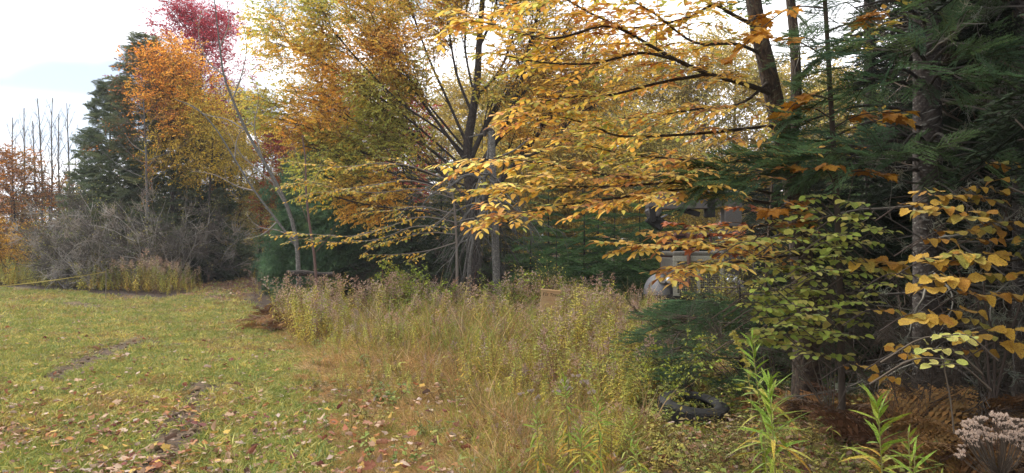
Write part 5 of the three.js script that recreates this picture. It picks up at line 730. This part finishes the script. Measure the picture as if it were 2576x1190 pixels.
function fluffPlant(base, heads, label, stem, c, cup) {
  const t = thing('fluffy_weed', base, label, 'weed'), b = new GB();
  for (const [x, y, d, r] of heads) { const p = W(x, y, d).sub(base); b.tube(smoothLine(cup ? [cup.clone().add(V(R(-0.02, 0.02), -0.35, 0)), cup.clone().add(V(0, R(-0.06, 0.02), 0)), cup.clone().lerp(p, 0.55).add(V(0, -0.02, 0)), p] : [V(R(-0.02, 0.02), 0, 0), V(0, p.y * 0.45, 0).lerp(p, 0.35), p], 8), (q) => lerp(0.002, 0.001, q), 4, col(stem));
    const f = new GB(); for (let k = 0; k < 10; k++) { const o = p.clone().addScaledVector(V(R(-1, 1), R(-0.3, 0.3) + (cup ? 0.1 : 0), R(-1, 1)), r * 0.8); b.tube([p.clone().add(V(0, -r * 0.9, 0)), o], () => 0.0009, 3, col(stem)); for (let g = 0; g < 34; g++) { const dd = rdir(0.25), q = o.clone().addScaledVector(dd, r * 0.07), e = V().crossVectors(dd, rdir()).normalize().multiplyScalar(r * 0.07); f.tri(q.clone().add(e), q.clone().sub(e), q.clone().addScaledVector(dd, r * R(0.15, 0.3)), vary(c, 0.18)); } } put('seed_head', f.geo(), M.dry, t); }
  put('stem', b.geo(), M.wood, t);
}
reseed(331);
{ const hs = [], b0 = atX(2510, 2.6); for (let k = 0; k < 85; k++) { const a = rnd(); hs.push([2405 + a * 190 + R(-8, 8), 1092 - 42 * Math.sin(a * 2.9) + R(-12, 62), 2.6 + R(-0.13, 0.13), R(0.013, 0.021)]); } fluffPlant(b0, hs, 'weed with fluffy pinkish white seed heads in the lower right corner', '#3f352a', col('#b9a595'), W(2515, 1200, 2.6).sub(b0)); }
fluffPlant(atX(1440, 6), [[1420, 960, 6, 0.04], [1450, 945, 6, 0.04], [1470, 962, 6, 0.045], [1430, 975, 5.9, 0.04], [1490, 985, 5.9, 0.04], [1400, 985, 6, 0.04]], 'grey fluffy seeded weed standing in the middle foreground', '#6a5a44', col('#aa9a90'));
fluffPlant(atX(1330, 6.4), [[1310, 990, 6.4, 0.035], [1335, 982, 6.4, 0.04], [1352, 998, 6.4, 0.035]], 'smaller grey fluffy weed left of the taller fluffy one', '#6a5a44', col('#aa9a90'));
// ---------------------------------------------------------------- ferns gone rusty
{
  reseed(341); const frond = (v) => { const b = new GB(), line = [0, 1, 2, 3, 4, 5].map((k) => V(0, 0.55 * (k / 5) - 0.42 * (k / 5) ** 2.2, k / 5)), cv = new THREE.CatmullRomCurve3(line); b.tube(line, (q) => lerp(0.006, 0.0015, q), 3, [0.8, 0.7, 0.6]); for (let k = 0; k < 26; k++) { const q = 0.16 + 0.83 * k / 26, p = cv.getPoint(q), tn = cv.getTangent(q), L = 0.3 * Math.sin(Math.PI * Math.pow(q, 0.7)) + 0.02; for (const s of [-1, 1]) { const d = V(s, R(-0.5, 0.1), 0).addScaledVector(tn, 0.5).normalize(); for (let g = 0; g < 6; g++) { const o = p.clone().addScaledVector(d, L * (g + 0.4) / 6), w = L * 0.34 * (1 - g / 7.5); for (const e of [-1, 1]) { const dd = tn.clone().multiplyScalar(e).addScaledVector(d, 0.5).add(V(0, R(-0.7, 0.2), 0)).normalize(); b.tri(o, o.clone().addScaledVector(d, L * 0.14), o.clone().addScaledVector(dd, w * R(0.6, 1)), vary(one, 0.3, 0.1)); } } } } return b.geo(); };
  const fg = [frond(0), frond(1), frond(2)], fm = ['#96703e', '#86603a', '#745036', '#a8804c', '#60462e'].map((h) => { const m = leafMat(0.95, 0.25); m.color.setRGB(...col(h, 0.75)); return m; });
  const fern = (px, d, n, L, label) => { const t = thing('fern', atX(px, d), label, 'fern', 'rust brown ferns of the clearing'); for (let k = 0; k < n; k++) { const a = k * 6.283 / n + R(-0.5, 0.5), o = put('frond', pick(fg), pick(fm), t), s = L * R(0.75, 1.2); o.rotation.set(R(-0.5, 0.25), a, R(-0.35, 0.35), 'YXZ'); o.scale.set(s, s, s); o.position.set(R(-0.05, 0.05), R(0, 0.1), R(-0.05, 0.05)); } };
  const RF = [[2440, 5.6, 9, 0.72], [2530, 5.9, 9, 0.75], [2350, 5.8, 8, 0.68], [2270, 6.3, 8, 0.7], [2420, 6.4, 9, 0.78], [2560, 5.3, 8, 0.7], [2180, 6.8, 7, 0.55], [2080, 6.9, 6, 0.5], [2020, 7.0, 6, 0.48], [1770, 8.6, 5, 0.5], [2240, 5.9, 4, 0.9], [2140, 6.3, 5, 0.5], [2500, 5.1, 8, 0.65], [2330, 5.3, 7, 0.6], [1950, 7.3, 4, 0.45], [2480, 6.6, 8, 0.75], [2570, 6.4, 8, 0.75], [2380, 5.0, 6, 0.55]], RFN = fromLeft(RF); RF.forEach(([px, d, n, L], k) => fern(px, d, n, L, RFN[k] + ' of the withered brown ferns at the right'));
  const LF = [[676, 15.6, 6, 0.6], [700, 16.4, 7, 0.7], [688, 15.0, 5, 0.5], [722, 16.9, 7, 0.65], [660, 17.0, 5, 0.55]], LFN = fromLeft(LF); LF.forEach(([px, d, n, L], k) => fern(px, d, n, L, LFN[k] + ' of the rusty ferns beside the left lawn'));
  const BF = [[820, 17.6, 7, 0.7], [870, 18, 7, 0.7], [920, 18, 7, 0.65], [760, 18.2, 6, 0.6], [960, 18.2, 6, 0.6]], BFN = fromLeft(BF); BF.forEach(([px, d, n, L], k) => fern(px, d, n, L, BFN[k] + ' of the rusty ferns under the low beech'));
}
// ---------------------------------------------------------------- things left in the clearing
const paint = (hex, rust, amt, rough = 0.6, metal = 0) => { const a = new THREE.Color(hex), A = [a.r, a.g, a.b].map((v) => Math.pow(v, 1 / 2.2)), r = rust; return new THREE.MeshStandardMaterial({ map: pixelTex(256, 256, (u, v) => { const n = ring(u, v, 2.2, 2.2, 3.7, 5), m = ring(u, v, 7, 2, 8.1, 4), k = smooth(n * 0.75 + m * 0.45, 0.62 - amt, 0.78 - amt), g = 0.93 + 0.14 * ring(u, v, 9, 9, 1.1, 3); return mixc(A.map((q) => q * g), r.map((q) => q * (0.85 + 0.3 * m)), k); }), roughness: rough, metalness: metal }); };
const boxUV = (g, s = 1) => { const p = g.attributes.position, n = g.attributes.normal, u = new Float32Array(p.count * 2); for (let i = 0; i < p.count; i++) { const ax = Math.abs(n.getX(i)), ay = Math.abs(n.getY(i)); u[2 * i] = (ax > 0.6 ? p.getZ(i) : p.getX(i)) / s; u[2 * i + 1] = (ay > 0.6 ? p.getZ(i) : p.getY(i)) / s; } g.setAttribute('uv', new THREE.BufferAttribute(u, 2)); return g; };
const bx = (w, h, d, x, y, z, r = 0.01) => boxUV(new RoundedBoxGeometry(w, h, d, 2, Math.min(r, w / 2.1, h / 2.1, d / 2.1)).translate(x, y, z));
const cyl = (r, len, a, p, seg = 16) => { const g = new THREE.CylinderGeometry(r, r, len, seg); if (a === 'x') g.rotateZ(Math.PI / 2); if (a === 'z') g.rotateX(Math.PI / 2); return g.translate(...p); };
{ // old tire
  const p = G(1742, 1052), t = thing('old_tire', p.clone().add(V(0, 0.055, 0)), 'old black tire lying flat among fallen leaves in the right foreground', 'tire'); t.rotation.set(0.17, 0.3, -0.1);
  const rub = new THREE.MeshStandardMaterial({ map: pixelTex(256, 256, (u, v) => { const k = 0.1 + 0.05 * ring(u, v, 6, 6, 2, 5) + 0.07 * smooth(ring(u, v, 3, 3, 5, 4), 0.25, 0.6); return [k, k * 0.98, k * 0.95]; }), roughness: 0.75, bumpMap: pixelTex(128, 128, (u, v) => { const n = 0.5 + 0.4 * ring(u, v, 12, 12, 3, 3); return [n, n, n]; }, false), bumpScale: 0.004 });
  const prof = (a) => new THREE.LatheGeometry(smoothLine(a.map(([x, y]) => V(x, y, 0)), 22).map((v) => new THREE.Vector2(v.x, v.y)), 72);
  put('tread', prof([[0.285, -0.1], [0.318, -0.085], [0.326, -0.03], [0.327, 0.03], [0.32, 0.085], [0.288, 0.1]]), rub, t);
  put('sidewall', prof([[0.288, 0.1], [0.25, 0.112], [0.21, 0.1], [0.19, 0.075], [0.192, 0.06]]), rub, t); put('sidewall', prof([[0.192, -0.06], [0.19, -0.075], [0.21, -0.1], [0.25, -0.112], [0.285, -0.1]]), rub, t);
  put('inner_lining', prof([[0.192, 0.06], [0.24, 0.085], [0.3, 0.06], [0.31, 0], [0.3, -0.06], [0.24, -0.085], [0.192, -0.06]]), rub, t);
  for (let k = 0; k < 36; k++) for (const y of [-0.055, 0.055]) { const a = k / 36 * 6.283 + (y > 0 ? 0.08 : 0), g = bx(0.03, 0.05, 0.012, 0, y, 0.326, 0.004); g.rotateY(a); put('tread_block', g, rub, t); }
}
{ // parked log loader truck
  const D = 16, S = D / F, X0 = W(1757, 600, D).x, g0 = onGround(X0, -D), t = thing('log_loader_truck', g0, 'old rusty log loader truck with a pale mesh grille, half hidden by leaves', 'truck');
  const P = (x, y, z = 0) => V(...W(x, y, D).sub(g0).add(V(0, 0, z)).toArray());
  const shell = paint('#6a665c', [0.36, 0.24, 0.17], 0.3), cream = paint('#a3a090', [0.42, 0.26, 0.18], 0.12), grey = paint('#6f6f72', [0.36, 0.22, 0.16], 0.22), dark = new THREE.MeshStandardMaterial({ color: 0x15120f, roughness: 0.8 }), rust = paint('#6b4636', [0.35, 0.2, 0.13], 0.3, 0.85), boomM = paint('#5f5a55', [0.38, 0.25, 0.17], 0.2), steel = new THREE.MeshStandardMaterial({ color: 0xb5b5b5, roughness: 0.25, metalness: 0.9 }), red = paint('#54302c', [0.3, 0.18, 0.14], 0.15), wire = new THREE.MeshStandardMaterial({ color: 0x9c998a, roughness: 0.6 });
  const cx = 0, top = P(1757, 636).y, bot = P(1757, 742).y, gw = 1.06;
  put('radiator', bx(gw - 0.1, top - bot - 0.1, 0.05, cx, (top + bot) / 2, -0.1), dark, t);
  const hood = put('hood', bx(gw + 0.02, 0.1, 1.3, cx, top - 0.02, -0.62, 0.04), shell, t); put('hood_front', bx(gw, 0.12, 0.06, cx, top - 0.12, 0.0, 0.015), cream, t);
  put('body', bx(gw, top - bot - 0.1, 1.2, cx, (top + bot) / 2 - 0.05, -0.75, 0.03), shell, t);
  const gr = new THREE.Group(); gr.name = 'grille'; t.add(gr);
  const fy0 = bot + 0.03, fy1 = top - 0.18, fh = fy1 - fy0; for (const x of [-gw / 2 + 0.045, 0, gw / 2 - 0.045]) put('grille_frame', bx(x ? 0.09 : 0.07, fh, 0.05, cx + x, (fy0 + fy1) / 2, 0.0, 0.01), cream, gr); put('grille_frame', bx(gw, 0.06, 0.055, cx, fy0 - 0.03, 0.001, 0.01), cream, gr);
  for (const s of [-1, 1]) { const x0 = s < 0 ? -gw / 2 + 0.09 : 0.035, w = gw / 2 - 0.125; for (let k = 0; k <= 10; k++) put('grille_bar', bx(0.0065, fh, 0.007, x0 + w * k / 10, (fy0 + fy1) / 2, 0.004, 0.002), wire, gr); for (let k = 0; k <= 19; k++) put('grille_bar', bx(w, 0.0065, 0.007, x0 + w / 2, fy0 + fh * k / 19, 0.014, 0.002), wire, gr); }
  { const cv = document.createElement('canvas'); cv.width = 512; cv.height = 96; const c = cv.getContext('2d'); c.fillStyle = '#3a3f44'; c.fillRect(0, 0, 512, 96); c.fillStyle = '#d8d8d0'; c.font = 'italic bold 62px serif'; c.textAlign = 'center'; c.fillText('Tree Farmer', 256, 68); const tx = new THREE.CanvasTexture(cv); tx.colorSpace = THREE.SRGBColorSpace; const sh = new THREE.Shape(); sh.absellipse(0, 0, 0.24, 0.05, 0, 6.2832); const g = new THREE.ExtrudeGeometry(sh, { depth: 0.012, bevelEnabled: true, bevelSize: 0.004, bevelThickness: 0.004, bevelSegments: 2, curveSegments: 32 }), u = g.attributes.uv, q = g.attributes.position; for (let i = 0; i < u.count; i++) u.setXY(i, 0.5 + q.getX(i) / 0.5, 0.5 + q.getY(i) / 0.12); g.translate(-0.06, top - 0.12, 0.034); put('badge', g, new THREE.MeshStandardMaterial({ map: tx, roughness: 0.5 }), t); }
  for (const s of [-1, 1]) { // fenders with twin headlights
    const f = new THREE.SphereGeometry(1, 28, 14, 0, Math.PI * 2, 0, Math.PI / 2); f.scale(0.3, 0.42, 0.5).translate(s * 0.76, P(0, 742).y, -0.42); put('fender', f, grey, t); put('fender_skirt', bx(0.56, 0.06, 0.8, s * 0.76, P(0, 742).y - 0.03, -0.45, 0.02), dark, t);
    const hx = s * 0.69, hy = P(0, 705).y, hg = new THREE.CapsuleGeometry(0.085, 0.11, 6, 18); hg.rotateZ(Math.PI / 2); hg.scale(1, 1, 0.9).translate(hx, hy, -0.02); const hl = put('headlight', hg, dark, t);
    for (const e of [-1, 1]) { const lens = new THREE.SphereGeometry(0.062, 20, 10, 0, Math.PI * 2, 0, Math.PI / 2); lens.rotateX(Math.PI / 2); lens.scale(1, 1, 0.45).translate(hx + e * 0.068, hy, 0.05); put('lens', lens, new THREE.MeshPhysicalMaterial({ color: 0xdfe3e6, roughness: 0.12, metalness: 0.55, clearcoat: 1 }), hl); const rim = new THREE.TorusGeometry(0.064, 0.009, 8, 24); rim.translate(hx + e * 0.068, hy, 0.052); put('rim', rim, steel, hl); }
    const tyre = new THREE.TorusGeometry(0.36, 0.16, 14, 36); tyre.rotateY(Math.PI / 2); const wh = put('wheel', tyre.translate(s * 0.76, 0.48, -0.5), dark, t); put('rim', cyl(0.22, 0.16, 'x', [s * 0.76, 0.48, -0.5], 20), grey, wh);
  }
  put('bumper', bx(1.9, 0.14, 0.1, 0, P(0, 752).y, 0.1, 0.02), dark, t); put('chassis', bx(0.8, 0.2, 4.2, 0, 0.6, -2.0, 0.02), dark, t);
  // cab: posts, roof, glass
  const ry = P(0, 588).y, cz = -1.7; put('cab_roof', bx(1.05, 0.08, 1.2, 0.15, ry, cz - 0.2, 0.04), red, t); for (const x of [-0.3, 0.6]) for (const z of [cz + 0.35, cz - 0.75]) put('cab_post', bx(0.05, ry - top + 0.06, 0.05, x, (ry + top) / 2 - 0.03, z, 0.01), red, t);
  put('windshield', bx(0.84, ry - top - 0.02, 0.008, 0.15, (ry + top) / 2, cz + 0.35, 0.003), new THREE.MeshPhysicalMaterial({ color: 0xcfe0dc, roughness: 0.05, transmission: 1, thickness: 0 }), t); put('cab_back', bx(0.94, ry - bot, 0.05, 0.15, (ry + bot) / 2, cz - 0.8, 0.01), red, t); put('dashboard', bx(1.1, 0.14, 0.3, 0.05, top + 0.03, cz + 0.2, 0.02), dark, t);
  put('exhaust_pipe', cyl(0.04, P(0, 590).y - bot, 'y', [P(1727, 0).x, (P(0, 590).y + bot) / 2, 0.12]), rust, t);
  { const b = new GB(), a = P(1727, 590, 0.12); b.tube(smoothLine([a.clone().add(V(0, -0.02, 0)), a.clone().add(V(-0.08, 0.04, 0)), a.clone().add(V(-0.2, 0.03, 0.02)), a.clone().add(V(-0.28, -0.05, 0.02)), a.clone().add(V(-0.26, -0.12, 0.02))], 14), () => 0.038, 10, one); put('bent_pipe', b.geo(), rust, t); }
  // boom
  const beam = (a, b, h, w, m, name) => { const L = a.distanceTo(b), g = bx(L, h, w, 0, 0, 0, 0.02), d = b.clone().sub(a).normalize(); const o = put(name, g, m, t); o.position.copy(a).lerp(b, 0.5); o.quaternion.setFromUnitVectors(V(1, 0, 0), d); return o; };
  const bz = -2.2, q = (x, y) => W(x, y, D - bz).sub(g0);
  beam(q(1660, 506), q(1850, 503), 0.4, 0.34, boomM, 'boom'); beam(q(1655, 488), q(1850, 484), 0.04, 0.42, grey, 'boom_cap'); beam(q(1668, 496), q(1640, 550), 0.22, 0.3, boomM, 'boom_arm'); beam(q(1660, 490), q(1628, 535), 0.1, 0.36, grey, 'boom_arm_cover');
  for (const y of [520, 534]) put('pivot_pin', cyl(0.12, 0.46, 'z', q(1640, y).toArray()), boomM, t); beam(q(1632, 545), q(1668, 570), 0.26, 0.3, dark, 'grapple'); beam(q(1636, 520), q(1640, 560), 0.14, 0.5, dark, 'grapple_claw'); beam(q(1648, 555), q(1680, 540), 0.05, 0.05, steel, 'hydraulic_rod'); beam(q(1690, 520), q(1760, 540), 0.12, 0.12, dark, 'hydraulic_cylinder'); beam(q(1840, 500), q(1835, 700), 0.4, 0.4, boomM, 'boom_mast'); beam(q(1775, 520), q(1795, 520), 0.5, 0.36, dark, 'boom_bracket');
}
{ // board sign in the weeds
  const D = 12.6, c = W(1374, 757, D), base = onGround(c.x, -D), t = thing('board_sign', base, 'small wooden board with handwriting standing crooked in the meadow weeds', 'sign'); t.rotation.set(-0.06, 0.15, -0.09);
  const y = c.y - base.y, cv = document.createElement('canvas'); cv.width = 256; cv.height = 256; const k = cv.getContext('2d'); reseed(351); k.fillStyle = '#a08a68'; k.fillRect(0, 0, 256, 256); for (let i = 0; i < 700; i++) { k.strokeStyle = `rgba(${R(90, 190)},${R(60, 130)},${R(40, 80)},0.22)`; k.beginPath(); const v = R(0, 256); k.moveTo(R(-50, 200), v); k.lineTo(R(60, 300), v + R(-3, 3)); k.stroke(); } k.fillStyle = '#2e1d16'; k.font = 'italic bold 54px serif'; k.fillText('Fir Trees', 14, 66); const tx = new THREE.CanvasTexture(cv); tx.colorSpace = THREE.SRGBColorSpace;
  put('board', new RoundedBoxGeometry(0.32, 0.33, 0.018, 2, 0.004).translate(0, y, 0), new THREE.MeshStandardMaterial({ map: tx, roughness: 0.85 }), t); put('top_strip', bx(0.335, 0.022, 0.028, 0, y + 0.176, 0.002, 0.004), new THREE.MeshStandardMaterial({ color: 0xc9a27a, roughness: 0.8 }), t); put('stake', bx(0.035, y + 0.1, 0.02, 0.04, (y + 0.1) / 2 - 0.05, -0.021, 0.003), new THREE.MeshStandardMaterial({ color: 0x6a4c34, roughness: 0.9 }), t);
}
{ // yellow strap across the left, its end stake, the yellow marker by the path, the log
  const yel = new THREE.MeshStandardMaterial({ color: 0xb8a862, roughness: 0.6 }), a = W(-90, 727, 21), b = W(265, 684, 24), n = 24, p = [], ix = [], mid = [];
  for (let k = 0; k <= n; k++) { const q = k / n, c = a.clone().lerp(b, q).add(V(0, -0.12 * 4 * q * (1 - q) * 0.5, 0)), tw = 0.5 + Math.sin(q * 9) * 0.35; mid.push(c); for (const [s, e] of [[1, 1], [1, -1], [-1, -1], [-1, 1]]) p.push(c.x, c.y + s * 0.014 * Math.cos(tw) , c.z + s * 0.014 * Math.sin(tw) + e * 0.002); }
  for (let k = 0; k < n; k++) for (let s = 0; s < 4; s++) { const i = k * 4 + s, j = k * 4 + (s + 1) % 4; ix.push(i, j, i + 4, j, j + 4, i + 4); }
  const g = new THREE.BufferGeometry(); g.setAttribute('position', new THREE.Float32BufferAttribute(p, 3)); g.setIndex(ix); g.computeVertexNormals(); yel.side = THREE.DoubleSide; tag(put('yellow_strap', g, yel), 'yellow strap stretched across the left edge of the clearing', 'strap');
  const st = thing('thin_stake', onGround(b.x, b.z - 0.03), 'thin grey stake in the left weeds that holds the yellow strap', 'stake'), sb = new GB(); sb.tube([V(0, -0.1, 0), V(0.01, 0.6, 0), V(0, b.y - H(b.x, b.z) + 0.08, 0)], () => 0.014, 8, col('#6a6052')); put('post', sb.geo(), M.wood, st);
  const ys = G(488, 706), m = thing('marker_stake', ys, 'small yellow topped marker stake beside the mouth of the path', 'stake'), hh = W(488, 672, -ys.z).y - ys.y, b1 = new GB(); b1.tube([V(0, -0.05, 0), V(0, hh * 0.6, 0)], () => 0.02, 8, col('#4a4034')); put('post', b1.geo(), M.wood, m); put('yellow_top', bx(0.075, hh * 0.46, 0.03, 0, hh * 0.77, 0, 0.006), new THREE.MeshStandardMaterial({ color: 0xd9c02c, roughness: 0.6 }), m);
  const lg = W(780, 689, 17.2), l = thing('fallen_log', onGround(lg.x, lg.z).setY(lg.y), 'grey fallen log lying behind the weeds at the foot of the leaning birch', 'log'), lb = new GB(); lb.tube([V(-0.5, 0.01, 0.1), V(-0.15, 0.02, 0), V(0.25, -0.02, -0.03), V(0.52, -0.01, 0)], (q) => 0.06 + 0.01 * Math.sin(q * 6), 12, one, 0.4); put('trunk', lb.geo(), M.dark_bark, l); put('cut_end', cyl(0.072, 0.012, 'x', [0.522, -0.01, 0], 16), new THREE.MeshStandardMaterial({ color: 0x6a5846, roughness: 0.9 }), l); put('branch_stub', cyl(0.018, 1.0, 'y', [-0.3, -0.5, -0.1], 8), M.dark_bark, l); put('branch_stub', cyl(0.018, 1.0, 'y', [0.3, -0.5, -0.1], 8), M.dark_bark, l);
}
// ---------------------------------------------------------------- picture
const renderer = new THREE.WebGLRenderer({ antialias: true });
renderer.toneMapping = THREE.LinearToneMapping;
renderer.toneMappingExposure = EXPOSURE;
renderer.shadowMap.enabled = true;
renderer.setSize(1024, 473);
renderer.render(scene, camera);
